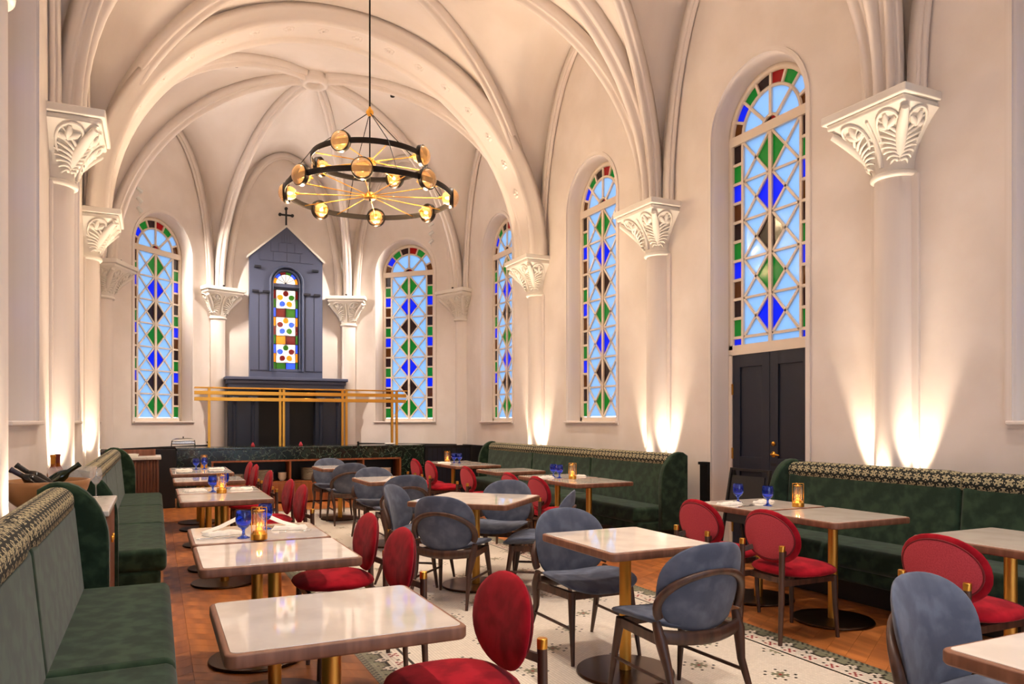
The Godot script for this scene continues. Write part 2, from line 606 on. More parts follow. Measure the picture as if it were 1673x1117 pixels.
func make_window(called: String, x: Transform3D, bottom: float, with_door := false) -> Node3D:
	var o := Node3D.new()
	o.name = called
	add_child(o)
	o.set_meta("kind", "structure")
	o.transform = x.translated_local(Vector3(0, 0, GLASS_Z))
	var fr := MB.new()
	var zax := Vector3(0, 0, 1)
	# outer frame following the opening
	var path := [Vector3(-GW + 0.025, bottom, 0)]
	var nr := [Vector3(1, 0, 0)]
	for p in arch_pts(GW - 0.025, 24):
		path.append(Vector3(p.x, p.y, 0))
		nr.append((Vector3(0, ARCH, 0) - Vector3(p.x, p.y, 0)).normalized())
	path.append(Vector3(GW - 0.025, bottom, 0))
	nr.append(Vector3(-1, 0, 0))
	fr.sweep(path, nr, [Vector2(-0.035, -0.03), Vector2(0.035, -0.03), Vector2(0.035, 0.03), Vector2(-0.035, 0.03)])
	fr.box(Vector3(0, bottom + 0.03, 0), Vector3(2 * GW, 0.06, 0.07))
	fr.box(Vector3(0, ARCH, 0), Vector3(2 * GW - 0.02, 0.10, 0.075))
	var y1 := ARCH - 0.05
	var y0 := bottom + 0.06
	var bw := 0.032
	var ib := 0.405    # bar between border and lattice
	var gb := 0.548    # inner edge of the frame
	fr.box(Vector3(0, (y0 + y1) / 2, 0), Vector3(0.045, y1 - y0, 0.055))
	for s in [-1.0, 1.0]:
		fr.box(Vector3(s * ib, (y0 + y1) / 2, 0), Vector3(bw, y1 - y0, 0.05))
	var rh := 0.4195
	var rows := int((y1 - y0) / rh + 0.02)
	var colors := ["glass_green", "glass_blue", "glass_plum"]
	var border := ["glass_plum", "glass_green", "glass_blue", "glass_amber"]
	var hx := (ib - bw / 2 - 0.0225)       # width of a lattice cell
	var cxm := (ib - bw / 2 + 0.0225) / 2
	for r in rows:
		var yt := y1 - r * rh
		var yc := yt - rh / 2
		if r > 0:
			fr.box(Vector3(0, yt, 0), Vector3(2 * ib, 0.024, 0.045))
		for s in [-1.0, 1.0]:
			var c := Vector3(s * cxm, yc, 0)
			for q in [-1.0, 1.0]:
				fr.bar(c + Vector3(-hx / 2, -q * rh / 2, 0), c + Vector3(hx / 2, q * rh / 2, 0), 0.026, 0.045, zax)
			# the four panes of the cell: triangles that meet under the crossing
			var w := hx / 2
			var h := rh / 2
			for k in 4:
				var poly: PackedVector2Array = [PackedVector2Array([Vector2(-w, -h), Vector2(-w, h), Vector2.ZERO]), PackedVector2Array([Vector2(w, -h), Vector2(0, 0), Vector2(w, h)]), PackedVector2Array([Vector2(-w, h), Vector2(w, h), Vector2.ZERO]), PackedVector2Array([Vector2(-w, -h), Vector2.ZERO, Vector2(w, -h)])][k]
				var inner: bool = (k == 1 and s < 0) or (k == 0 and s > 0)
				part("pane", pane_mesh("cell%d" % k, poly), M[colors[r % 3]] if inner else M.glass_sky, o, c)
	var left := y1 - rows * rh
	if left - y0 > 0.05:
		fr.box(Vector3(0, left, 0), Vector3(2 * ib, 0.028, 0.045))
		for s in [-1.0, 1.0]:
			part("pane", pane_mesh("strip", PackedVector2Array([Vector2(-hx / 2, -0.5), Vector2(hx / 2, -0.5), Vector2(hx / 2, 0.5), Vector2(-hx / 2, 0.5)])), M.glass_sky, o, Vector3(s * cxm, (left + y0) / 2, 0), Basis.from_scale(Vector3(1, left - y0, 1)))
	# border panes
	var sq := rh / 2
	var bx := (ib + gb) / 2
	var bwid := gb - ib
	var k2 := 0
	var yy := y1
	while yy > y0 + 0.02:
		var hgt := minf(sq, yy - y0)
		for s in [-1.0, 1.0]:
			if k2 > 0:
				fr.box(Vector3(s * bx, yy, 0), Vector3(bwid, 0.03, 0.045))
			part("pane", pane_mesh("border", PackedVector2Array([Vector2(-bwid / 2, -0.5), Vector2(bwid / 2, -0.5), Vector2(bwid / 2, 0.5), Vector2(-bwid / 2, 0.5)])), M[border[k2 % 4]], o, Vector3(s * bx, yy - hgt / 2, 0), Basis.from_scale(Vector3(1, hgt, 1)))
		yy -= sq
		k2 += 1
	# the arched head: a ring of eight coloured panes, a fan of four clear ones, a small half round
	var ring := func(r: float, w: float):
		var pth := []
		var nn := []
		for p in arch_pts(r, 24):
			pth.append(Vector3(p.x, p.y, 0))
			nn.append((Vector3(0, ARCH, 0) - Vector3(p.x, p.y, 0)).normalized())
		fr.sweep(pth, nn, [Vector2(-0.024, -w / 2), Vector2(0.024, -w / 2), Vector2(0.024, w / 2), Vector2(-0.024, w / 2)])
	ring.call(0.405, 0.032)
	ring.call(0.115, 0.028)
	var heads := ["glass_amber", "glass_sky", "glass_green", "glass_red", "glass_plum", "glass_green", "glass_blue", "glass_amber"]
	for k in 8:
		var a0 := PI - PI * k / 8.0
		var a1 := PI - PI * (k + 1) / 8.0
		var l := PackedVector2Array()
		for j in 5:
			l.append(Vector2.from_angle(lerpf(a0, a1, j / 4.0)) * 0.405)
		for j in 5:
			l.append(Vector2.from_angle(lerpf(a1, a0, j / 4.0)) * 0.56)
		part("pane", pane_mesh("head%d" % k, l), M[heads[k]], o, Vector3(0, ARCH, 0))
		if k > 0:
			var d := Vector3(cos(a0), sin(a0), 0)
			fr.bar(Vector3(0, ARCH, 0) + d * 0.39, Vector3(0, ARCH, 0) + d * 0.57, 0.03, 0.045, zax)
	for k in 4:
		var a0 := PI - PI * k / 4.0
		var a1 := PI - PI * (k + 1) / 4.0
		var l := PackedVector2Array()
		for j in 7:
			l.append(Vector2.from_angle(lerpf(a0, a1, j / 6.0)) * 0.115)
		for j in 7:
			l.append(Vector2.from_angle(lerpf(a1, a0, j / 6.0)) * 0.405)
		part("pane", pane_mesh("fan%d" % k, l), M.glass_sky, o, Vector3(0, ARCH, 0))
		if k > 0:
			var d := Vector3(cos(a0), sin(a0), 0)
			fr.bar(Vector3(0, ARCH, 0) + d * 0.10, Vector3(0, ARCH, 0) + d * 0.41, 0.034, 0.05, zax)
	for k in 2:
		var l := PackedVector2Array([Vector2.ZERO])
		for j in 9:
			l.append(Vector2.from_angle(PI - PI / 2 * (k + j / 8.0)) * 0.115)
		part("pane", pane_mesh("half%d" % k, l), M.glass_red if k == 0 else M.glass_plum, o, Vector3(0, ARCH, 0))
	part("window_frame", fr, M.frame_cream, o)
	if not with_door:
		var sl := MB.new()
		sl.rbox(Vector3(0, bottom - 0.012, -GLASS_Z / 2 - 0.02), Vector3(2 * HW + 0.06, 0.03, GLASS_Z + 0.06), 0.008)
		part("window_sill", sl, M.plaster, o)
	return o

func make_door(x: Transform3D) -> void:
	var o := structure("door_1")
	o.transform = x.translated_local(Vector3(0, 0, GLASS_Z))
	var top := 2.13
	var fr := MB.new()
	for s in [-1.0, 1.0]:
		fr.box(Vector3(s * (GW - 0.025), top / 2, 0), Vector3(0.05, top, 0.08))
	fr.box(Vector3(0, top + 0.022, 0), Vector3(2 * GW, 0.06, 0.08))
	part("door_frame", fr, M.frame_cream, o)
	for s in [-1.0, 1.0]:
		var w := GW - 0.055
		var leaf := MB.new()
		var cx: float = s * (w / 2 + 0.003)
		leaf.box(Vector3(cx, top / 2 + 0.004, 0.005), Vector3(w, top - 0.012, 0.03))
		# rails and stiles stand proud of two sunk panels
		for q in [-1.0, 1.0]:
			leaf.rbox(Vector3(cx + q * (w / 2 - 0.055), top / 2, -0.018), Vector3(0.11, top - 0.012, 0.022), 0.004)
		for yy in [[0.12, 0.24], [0.94, 0.16], [top - 0.075, 0.14]]:
			leaf.rbox(Vector3(cx, yy[0], -0.018), Vector3(w - 0.2, yy[1], 0.02), 0.004)
		var lf := part("leaf", leaf, M.door_navy, o)
		for hy in [0.25, 1.05, 1.75]:
			var hg := MB.new()
			hg.box(Vector3(s * (GW - 0.052), hy, -0.034), Vector3(0.022, 0.12, 0.012))
			part("hinge", hg, M.brass_soft, lf)
		if s < 0:
			var hd := MB.new()
			hd.lathe([Vector2(0.001, 0), Vector2(0.03, 0), Vector2(0.03, 0.008), Vector2(0.012, 0.012), Vector2(0.010, 0.04), Vector2(0.001, 0.042)], 16, Transform3D(Basis(Vector3.RIGHT, -PI / 2), Vector3(-0.055, 1.06, -0.028)))
			hd.tube([Vector3(-0.055, 1.06, -0.066), Vector3(-0.12, 1.062, -0.068), Vector3(-0.165, 1.052, -0.066)], [0.010, 0.009, 0.007], 8)
			part("handle", hd, M.brass, lf)
			var lk := MB.new()
			lk.lathe([Vector2(0.001, 0), Vector2(0.024, 0), Vector2(0.022, 0.012), Vector2(0.001, 0.014)], 16, Transform3D(Basis(Vector3.RIGHT, -PI / 2), Vector3(-0.055, 1.17, -0.028)))
			part("lock", lk, M.brass, lf)
			var nt := MB.new()
			nt.box(Vector3(-0.055, 0.955, -0.030), Vector3(0.07, 0.028, 0.003))
			part("notice", nt, M.black_paint, lf)

func e_of(s: float) -> float:
	return sqrt(maxf(0.0, 1.0 - s * s))

func vault_sector(parent: Node3D, o: Vector3, a: Vector3, b: Vector3, wall_rise: float, boss_rise: float) -> void:
	# a web between two ribs (from the columns a and b to the crown o) and the arch on its outer side
	var rows := []
	var np := 16
	var nq := 32
	for i in np + 1:
		var p := sin(PI / 2 * i / np)
		var row := []
		for j in nq + 1:
			var q := sin(PI / 2 * (2.0 * j / nq - 1.0))
			var s := absf(p * q)
			var k := (p - s) / maxf(1.0 - s, 1e-5)
			var g := o + ((a + b) / 2.0 - o) * p + (b - a) / 2.0 * p * q
			g.y = SPRING + lerpf(boss_rise, wall_rise, clampf(k, 0.0, 1.0)) * e_of(s)
			row.append(g)
		rows.append(row)
	var m := MB.new()
	m.grid(rows, false, false, false, Vector3(o.x, 2.0, o.z))
	part("vault_web", m, M.plaster, parent)

func rib_path(o: Vector3, v: Vector3, rise: float, from_s := 0.03, seg := 26) -> Array:
	var path := []
	var nr := []
	for k in seg + 1:
		var th := lerpf(asin(from_s), PI / 2, float(k) / seg)
		var s := sin(th)
		var g := o.lerp(v, s)
		g.y = SPRING + rise * cos(th)
		path.append(g)
		var h := (v - o)
		h.y = 0
		var half := h.length()
		h = h.normalized()
		# inward normal of the ellipse
		var nn := h * (s / half) + Vector3.UP * (cos(th) / rise)
		nr.append(-nn.normalized())
	return [path, nr]

func rib(parent: Node3D, o: Vector3, v: Vector3, rise: float, prof: Array, called := "rib", from_s := 0.03) -> void:
	var pr := rib_path(o, v, rise, from_s)
	var m := MB.new()
	m.sweep(pr[0], pr[1], prof)
	part(called, m, M.plaster, parent)

func arch_between(parent: Node3D, a: Vector3, b: Vector3, rise: float, prof: Array, called: String, inward := Vector3.ZERO) -> MeshInstance3D:
	var mid := (a + b) / 2.0
	var path := []
	var nr := []
	var half := (b - a).length() / 2.0
	var h := (b - a).normalized()
	for k in 49:
		var th := PI * k / 48.0
		path.append(mid - h * cos(th) * half + Vector3.UP * (SPRING + rise * sin(th)))
		nr.append(-(-h * cos(th) / half + Vector3.UP * sin(th) / rise).normalized())
	var m := MB.new()
	m.sweep(path, nr, prof)
	return part(called, m, M.plaster, parent)

func roll_profile(w: float, d: float) -> Array:
	# a rib in section: fillets, two side rolls and a nose, from one edge to the other, closed behind
	var l := [Vector2(-w, -0.06), Vector2(-w, 0.02), Vector2(-w * 0.86, d * 0.30)]
	for k in 5:
		var a := PI - PI * 0.8 * k / 4.0
		l.append(Vector2(-w * 0.64 + cos(a) * w * 0.2, d * 0.42 + sin(a) * w * 0.2))
	l.append(Vector2(-w * 0.36, d * 0.52))
	for k in 7:
		var a := PI * 1.05 - PI * 1.1 * k / 6.0
		l.append(Vector2(cos(a) * w * 0.34, d * 0.74 + sin(a) * d * 0.26))
	l.append(Vector2(w * 0.36, d * 0.52))
	for k in 5:
		var a := PI * 0.8 - PI * 0.8 * k / 4.0
		l.append(Vector2(w * 0.64 + cos(a) * w * 0.2, d * 0.42 + sin(a) * w * 0.2))
	l.append_array([Vector2(w * 0.86, d * 0.30), Vector2(w, 0.02), Vector2(w, -0.06)])
	return l

func make_rosette() -> Mesh:
	var m := MB.new()
	for k in 5:
		var a := TAU * k / 5.0
		var c := Vector3(cos(a) * 0.045, 0, sin(a) * 0.045)
		var rows := []
		for j in 4:
			var r := 0.036 * cos(j / 3.0 * PI / 2) + 0.0005
			var row := []
			for q in 10:
				var g := TAU * q / 10
				row.append(c + Vector3(cos(g) * r, 0.016 * sin(j / 3.0 * PI / 2), sin(g) * r))
			rows.append(row)
		m.grid(rows, true, false, true)
	m.lathe([Vector2(0.022, 0), Vector2(0.018, 0.022), Vector2(0.0005, 0.028)], 10)
	return m.mesh()

func build_room() -> void:
	var xl := MID - WALL
	var xr := MID + WALL
	var bay_end := 15.70
	var half := 1.30
	# side walls, bay by bay
	var wr := structure("wall_right")
	var wl := structure("wall_left")
	var wa := structure("wall_apse")
	var wb := structure("wall_back")
	var n := 1
	for k in COLS.size() - 1:
		for s in 2:
			var xx: float = xr if s == 0 else xl
			var open: bool = k > 0
			var door: bool = s == 0 and k == 2
			var f := wall_panel(wr if s == 0 else wl, P(xx, COLS[k]), P(xx, COLS[k + 1]), open, 0.0 if door else SILL)
			if not open:
				continue
			make_window("window_%d" % n, f, 2.17 if door else SILL, door)
			n += 1
			if door:
				make_door(f)
	for s in [1.0, -1.0]:
		var f := wall_panel(wa, P(MID + s * WALL, COLS[5]), P(MID + s * half, bay_end), true)
		make_window("window_%d" % n, f, SILL)
		n += 1
	wall_panel(wa, P(MID - half, bay_end), P(MID + half, bay_end), false)
	# the entrance wall behind the camera has a wide glazed opening that lets daylight in
	for q in [[-2.3, 1.7, 0.0, TOPY], [2.3, 1.7, 0.0, TOPY], [0.0, 2.9, 3.3, TOPY], [0.0, 2.9, 0.0, 0.35]]:
		var bk := MB.new()
		bk.box(P(MID + q[0], COLS[0] - 0.15, (q[2] + q[3]) / 2), Vector3(q[1], q[3] - q[2], 0.3))
		part("wall_panel", bk, M.plaster, wb)
	var ew := structure("window_0")
	ew.position = P(MID, COLS[0] - 0.15)
	for k in 5:
		var mu := MB.new()
		mu.box(Vector3(-1.43 + k * 0.715, 1.825, 0), Vector3(0.05, 2.95, 0.07))
		part("mullion", mu, M.frame_cream, ew)
	for k in 4:
		for j in 2:
			var pn := MB.new()
			pn.box(Vector3(-1.0725 + k * 0.715, 1.08 + j * 1.48, 0), Vector3(0.665, 1.44, 0.006))
			part("pane", pn, M.glass_clear, ew)
	var tr := MB.new()
	tr.box(Vector3(0, 1.82, 0), Vector3(2.9, 0.05, 0.07))
	part("transom", tr, M.frame_cream, ew)
	# roof over the vaults
	var ce := structure("ceiling")
	var rf := MB.new()
	rf.box(P(MID, 6.8, TOPY + 0.1), Vector3(2 * WALL + 1.2, 0.2, 19.0))
	part("roof_slab", rf, M.plaster, ce)
	# vaults
	var rdiag := roll_profile(0.085, 0.14)
	var rwall := roll_profile(0.055, 0.075)
	var rtrans := roll_profile(0.115, 0.18)
	var inset := 0.10
	for k in 4:
		var o := P(MID, (COLS[k] + COLS[k + 1]) / 2.0)
		var c := [P(xl, COLS[k]), P(xr, COLS[k]), P(xr, COLS[k + 1]), P(xl, COLS[k + 1])]
		var ci := [P(xl + inset, COLS[k] + 0.05), P(xr - inset, COLS[k] + 0.05), P(xr - inset, COLS[k + 1] - 0.05), P(xl + inset, COLS[k + 1] - 0.05)]
		for j in 4:
			vault_sector(ce, o, c[j], c[(j + 1) % 4], 3.06 if j % 2 == 0 else 2.98, 3.20)
			rib(ce, o, ci[j], 3.18, rdiag)
		for s in [-1.0, 1.0]:
			var xw: float = MID + s * (WALL - 0.03)
			arch_between(ce, P(xw, COLS[k] + 0.22), P(xw, COLS[k + 1] - 0.22), 2.93, rwall, "wall_rib")
		var bo := MB.new()
		bo.lathe([Vector2(0.001, -0.10), Vector2(0.10, -0.10), Vector2(0.12, -0.06), Vector2(0.16, -0.05), Vector2(0.17, 0.02), Vector2(0.14, 0.18)], 28)
		part("boss", bo, M.plaster, ce, o + Vector3(0, SPRING + 3.08, 0))
	for k in [1, 2, 3]:
		arch_between(ce, P(xl + 0.07, COLS[k]), P(xr - 0.07, COLS[k]), 3.05, rtrans, "transverse_rib")
	# the wide arch before the apse, with its row of rosettes
	var wide := []
	for q in [Vector2(-0.40, -0.06), Vector2(-0.40, 0.03), Vector2(-0.34, 0.05)]:
		wide.append(q)
	for k in 6:
		var a := PI - PI * k / 5.0
		wide.append(Vector2(-0.285 + cos(a) * 0.05, 0.13 + sin(a) * 0.055))
	wide.append_array([Vector2(-0.225, 0.115), Vector2(0.225, 0.115)])
	for k in 6:
		var a := PI - PI * k / 5.0
		wide.append(Vector2(0.285 + cos(a) * 0.05, 0.13 + sin(a) * 0.055))
	for q in [Vector2(0.34, 0.05), Vector2(0.40, 0.03), Vector2(0.40, -0.06)]:
		wide.append(q)
	var ua: float = COLS[4]
	var wide_arch := arch_between(ce, P(xl + 0.10, ua), P(xr - 0.10, ua), 3.04, wide, "transverse_arch")
	var ros := make_rosette()
	for k in 17:
		var th := PI * (k + 1.2) / 19.4
		var hw := WALL - 0.10
		var nn := -Vector3(-cos(th) / hw, sin(th) / 3.04, 0).normalized()
		var at := P(MID - cos(th) * hw, ua, SPRING + 3.04 * sin(th)) + nn * 0.114
		var zz := Vector3(0, 0, 1)
		part("rosette", ros, M.plaster, wide_arch, at, Basis(nn.cross(zz).normalized(), nn, zz))
	# apse vault: ribs run to a ring boss
	var oa := P(MID, 12.56)
	var av := [P(xl, ua), P(xr, ua), P(xr, COLS[5]), P(MID + half, bay_end), P(MID - half, bay_end), P(xl, COLS[5])]
	for k in 6:
		vault_sector(ce, oa, av[k], av[(k + 1) % 6], [3.06, 2.98, 2.86, 2.86, 2.86, 2.98][k], 3.14)
		var v: Vector3 = av[k].lerp(oa, 0.035)
		rib(ce, oa, v, 3.12, rdiag, "rib", 0.06)
		if k > 0:
			var p: Vector3 = av[k]
			var q: Vector3 = av[(k + 1) % 6]
			var d := (q - p).normalized()
			var inw: Vector3 = ((oa - (p + q) / 2.0) * Vector3(1, 0, 1)).normalized() * 0.03
			arch_between(ce, p + d * 0.22 + inw, q - d * 0.22 + inw, 2.80 if k in [2, 3, 4] else 2.92, rwall, "wall_rib")
	var bo := MB.new()
	var prof := [Vector2(0.13, -0.02), Vector2(0.13, -0.10), Vector2(0.17, -0.13), Vector2(0.21, -0.11), Vector2(0.235, -0.05), Vector2(0.215, 0.0), Vector2(0.195, 0.05), Vector2(0.195, 0.26)]
	bo.lathe(prof, 40)
	part("ring_boss", bo, M.plaster, ce, oa + Vector3(0, SPRING + 3.08, 0))
	var bf := MB.new()
	bf.lathe([Vector2(0.001, -0.045), Vector2(0.04, -0.045), Vector2(0.05, -0.02), Vector2(0.128, -0.015), Vector2(0.128, 0.02)], 24)
	part("boss_flower", bf, M.plaster, ce, oa + Vector3(0, SPRING + 3.08, 0))
	build_floor()

func tile_image(rows: Array, px: int, key: Dictionary, sd: int) -> ImageTexture:
	var w: int = rows[0].length()
	var h := rows.size()
	var im := Image.create(w * px, h * px, false, Image.FORMAT_RGB8)
	im.fill(Color(0.62, 0.56, 0.50))
	var rng := RandomNumberGenerator.new()
	rng.seed = sd
	for y in h:
		for x in w:
			var c: Color = key[rows[y][x]]
			var j := (rng.randf() - 0.5) * 0.05
			im.fill_rect(Rect2i(x * px + 1, y * px + 1, px - 1, px - 1), Color(c.r + j, c.g + j, c.b + j))
	return ImageTexture.create_from_image(im)

func build_floor() -> void:
	var fl := structure("floor")
	var x0 := 1.08
	var x1 := 3.70
	var u0 := -2.1
	var u1 := 12.1
	var key := {"W": Color(0.87, 0.83, 0.77), "K": Color(0.055, 0.065, 0.04), "S": Color(0.46, 0.47, 0.37), "R": Color(0.56, 0.03, 0.06)}
	var sub := MB.new()
	sub.box(P(MID, 6.8, -0.06), Vector3(2 * WALL + 0.8, 0.09, 18.4))
	part("subfloor", sub, M.black_paint, fl)
	# mosaic field: a star of eight dark dots round a sage cross, on a lattice 32 by 34 tiles
	var rows := []
	for y in 34:
		var line := ""
		for x in 32:
			line += "W"
		rows.append(line)
	var star := ["..K.K..", ".......", "K.SSS.K", "..SRS..", "K.SSS.K", ".......", "..K.K.."]
	star = ["..K...K..", ".........", "K..S.S..K", "..SSSSS..", "...SRS...", "..SSSSS..", "K..S.S..K", ".........", "..K...K.."]
	for c in [[8, 8], [24, 25]]:
		for y in 9:
			for x in 9:
				if star[y][x] != ".":
					var yy: int = c[1] - 4 + y
					var xx: int = c[0] - 4 + x
					rows[yy] = rows[yy].substr(0, xx) + star[y][x] + rows[yy].substr(xx + 1)
	var t := 0.0189
	var fm := mat("mosaic_field", Color.WHITE, 0.32)
	fm.albedo_texture = tile_image(rows, 10, key, 5)
	var bd := 0.29
	var m := MB.new()
	var pw := 32 * t
	var ph := 34 * t
	# lattice phase: one star at x = 2.815, u = 3.41
	var uv := func(x: float, u: float): return Vector2((x - 2.815) / pw + 8.5 / 32.0, (u - 3.41) / ph + 8.5 / 34.0)
	m.face([P(x0 + bd, u0), P(x1 - bd, u0), P(x1 - bd, u1 - bd), P(x0 + bd, u1 - bd)], Vector3.UP, [uv.call(x0 + bd, u0), uv.call(x1 - bd, u0), uv.call(x1 - bd, u1 - bd), uv.call(x0 + bd, u1 - bd)])
	part("mosaic_field", m, M.mosaic_field, fl)
	var edge := ["KSKSKSKS", "SKSKSKSK", "SSSSSSSS", "SSKSSSKS", "KSSSSSKW", "WKSSSKWW", "WKKKKKWK", "WWWWWWKW", "WWWWWWWW", "WRWRWWWW", "WWRWWKWW", "WRWRWWWW", "WWWWWWWW", "KKKKKKKK", "WWWWWWWW"]
	var bm := mat("mosaic_border", Color.WHITE, 0.32)
	bm.albedo_texture = tile_image(edge, 10, key, 6)
	var per := 0.159
	for s in 3:
		var b := MB.new()
		var l: Array
		if s == 0:
			l = [P(x1, u0), P(x1, u1), P(x1 - bd, u1 - bd), P(x1 - bd, u0)]
			b.face(l, Vector3.UP, [Vector2(u0 / per, 0), Vector2(u1 / per, 0), Vector2((u1 - bd) / per, 1), Vector2(u0 / per, 1)])
		elif s == 1:
			l = [P(x0, u0), P(x0, u1), P(x0 + bd, u1 - bd), P(x0 + bd, u0)]
			b.face(l, Vector3.UP, [Vector2(u0 / per, 0), Vector2(u1 / per, 0), Vector2((u1 - bd) / per, 1), Vector2(u0 / per, 1)])
		else:
			l = [P(x0, u1), P(x1, u1), P(x1 - bd, u1 - bd), P(x0 + bd, u1 - bd)]
			b.face(l, Vector3.UP, [Vector2(x0 / per, 0), Vector2(x1 / per, 0), Vector2((x1 - bd) / per, 1), Vector2((x0 + bd) / per, 1)])
		part("mosaic_border", b, M.mosaic_border, fl)
	# oak boards laid in chevrons beside the mosaic, and straight before the counter
	var rng := RandomNumberGenerator.new()
	rng.seed = 4
	var proto := {}
	var bw := 0.14
	for side in 2:
		var lo := -0.70 if side == 0 else x1 + 0.002
		var hi := x0 - 0.002 if side == 0 else 5.50
		var w := (hi - lo) / 2.0
		for col in 2:
			var a := lo + col * w
			var slope := 0.6 if col == 0 else -0.6
			if not proto.has([side, col]):
				var q := MB.new()
				var g := 0.0007
				var poly := PackedVector2Array([Vector2(g, g + (0.0 if slope > 0 else w * 0.6)), Vector2(w - g, g + (w * 0.6 if slope > 0 else 0.0)), Vector2(w - g, bw - g + (w * 0.6 if slope > 0 else 0.0)), Vector2(g, bw - g + (0.0 if slope > 0 else w * 0.6))])
				q.prism(poly, 0.014, Transform3D(Basis(Vector3.RIGHT, Vector3(0, 0, -1), Vector3.UP), Vector3.ZERO))
				proto[[side, col]] = q.mesh()
			var u := -0.9
			while u < 12.0:
				if u > 0.6:
					part("board", proto[[side, col]], M["oak%d" % rng.randi_range(0, 3)], fl, P(a, u, -0.0072))
				u += bw
	var back := MB.new()
	back.box(P(MID, 13.9, -0.012), Vector3(2 * WALL + 0.2, 0.02, 3.58))
	part("boards_before_apse", back, M.oak0, fl)
	for s in [[-0.70, x0], [x1, 5.55]]:
		var fr := MB.new()
		fr.box(P((s[0] + s[1]) / 2, -0.75, -0.013), Vector3(s[1] - s[0], 0.02, 2.7))
		part("boards_by_entrance", fr, M.oak0, fl)

# ---------------------------------------------------------------- columns

func make_column(at: Vector3, turn: float, label: String, small := false) -> Node3D:
	# local z points into the room, the wall face is at z = 0
	var o := thing("column", label, "column", at, turn, "columns along the walls")
	if not M.has("col_meshes"):
		var sh := MB.new()
		sh.lathe([Vector2(0.20, 0.0), Vector2(0.20, 0.12), Vector2(0.175, 0.16), Vector2(0.165, 0.25), Vector2(0.162, 3.40)], 40)
		var pi := MB.new()
		pi.rbox(Vector3(0, 1.7, 0.0), Vector3(0.44, 3.4, 0.05), 0.008)
		var ast := MB.new()
		ast.lathe([Vector2(0.15, 3.385), Vector2(0.18, 3.385), Vector2(0.192, 3.395), Vector2(0.195, 3.41), Vector2(0.190, 3.425), Vector2(0.176, 3.435), Vector2(0.15, 3.435)], 40)
		var size := func(t: float) -> float: return 0.165 + 0.03 * t + 0.185 * pow(t, 2.2)
		var ex := func(t: float) -> float: return 2.0 + 5.0 * t
		var bell_pt := func(f: float, t: float, lift: float) -> Vector3:
			var e: float = ex.call(t)
			var r: float = size.call(t) / pow(pow(absf(cos(f)), e) + pow(absf(sin(f)), e), 1.0 / e) + lift
			return Vector3(sin(f) * r, 3.43 + 0.43 * t, cos(f) * r)
		var be := MB.new()
		var rows := []
		for i in 13:
			var row := []
			for j in 56:
				row.append(bell_pt.call(TAU * j / 56, i / 12.0, 0.0))
			rows.append(row)
		be.grid(rows, true, false, true)
		var ab := MB.new()
		ab.rbox(Vector3(0, 3.945, 0.19), Vector3(0.80, 0.07, 0.46), 0.012)
		ab.rbox(Vector3(0, 3.885, 0.185), Vector3(0.735, 0.055, 0.41), 0.02)
		# acanthus: a tongue over each corner, ribs that fan from it, scrolls that frame the fans
		var lf := MB.new()
		for c in [-PI / 4, PI / 4]:
			var tongue := []
			var tr := []
			for k in 9:
				var q := k / 8.0
				tongue.append(bell_pt.call(c, 0.16 + 0.74 * q, -0.012 + 0.035 * q + 0.03 * q * q))
				tr.append(0.018 + 0.026 * sin(q * PI * 0.85))
			lf.tube(tongue, tr, 8)
			for sgn in [-1.0, 1.0]:
				for k in 8:
					var q := k / 7.0
					var pts := []
					var rr := []
					for j in 7:
						var w := j / 6.0
						var f: float = c + sgn * (0.06 + w * (0.20 + 0.40 * sin(q * PI * 0.72 + 0.25))) * (1.0 if c * sgn < 0 else 0.95)
						var t: float = 0.17 + q * 0.42 + w * (0.10 + 0.14 * q) - w * w * (0.16 - 0.20 * q)
						pts.append(bell_pt.call(f, clampf(t, 0.02, 0.95), 0.016 * sin(w * PI) + 0.006))
						rr.append(0.017 * (1.0 - 0.55 * w))
					lf.tube(pts, rr, 6)
				var sc := []
				for j in 19:
					var g := lerpf(-0.9, 3.9, j / 18.0)
					sc.append(bell_pt.call(c + sgn * (0.33 + 0.27 * cos(g)), 0.69 + 0.26 * sin(g), 0.014))
				lf.tube(sc, 0.011, 6)
				for j in 3:
					var g := 0.5 + j * 1.0
					var cc: Array = []
					for w in 4:
						cc.append(bell_pt.call(c + sgn * (0.33 + 0.23 * cos(g) * w / 3.0), 0.69 + 0.22 * sin(g) * w / 3.0, 0.008))
					lf.tube(cc, [0.010, 0.026, 0.03, 0.012], 6)
		for j in [-0.0]:
			var st := []
			for k in 6:
				st.append(bell_pt.call(j, 0.1 + 0.16 * k, 0.004))
			lf.tube(st, [0.02, 0.024, 0.02, 0.014, 0.012, 0.016], 6)
		M.col_meshes = [sh.mesh(), pi.mesh(), ast.mesh(), be.mesh(), ab.mesh(), lf.mesh()]
	var q: Array = M.col_meshes
	part("shaft", q[0], M.plaster, o)
	part("pilaster", q[1], M.plaster, o)
	part("astragal", q[2], M.stone_white, o)
	var cap := part("capital", q[3], M.stone_white, o)
	part("leaves", q[5], M.stone_white, cap)
	part("abacus", q[4], M.stone_white, o)
	return o

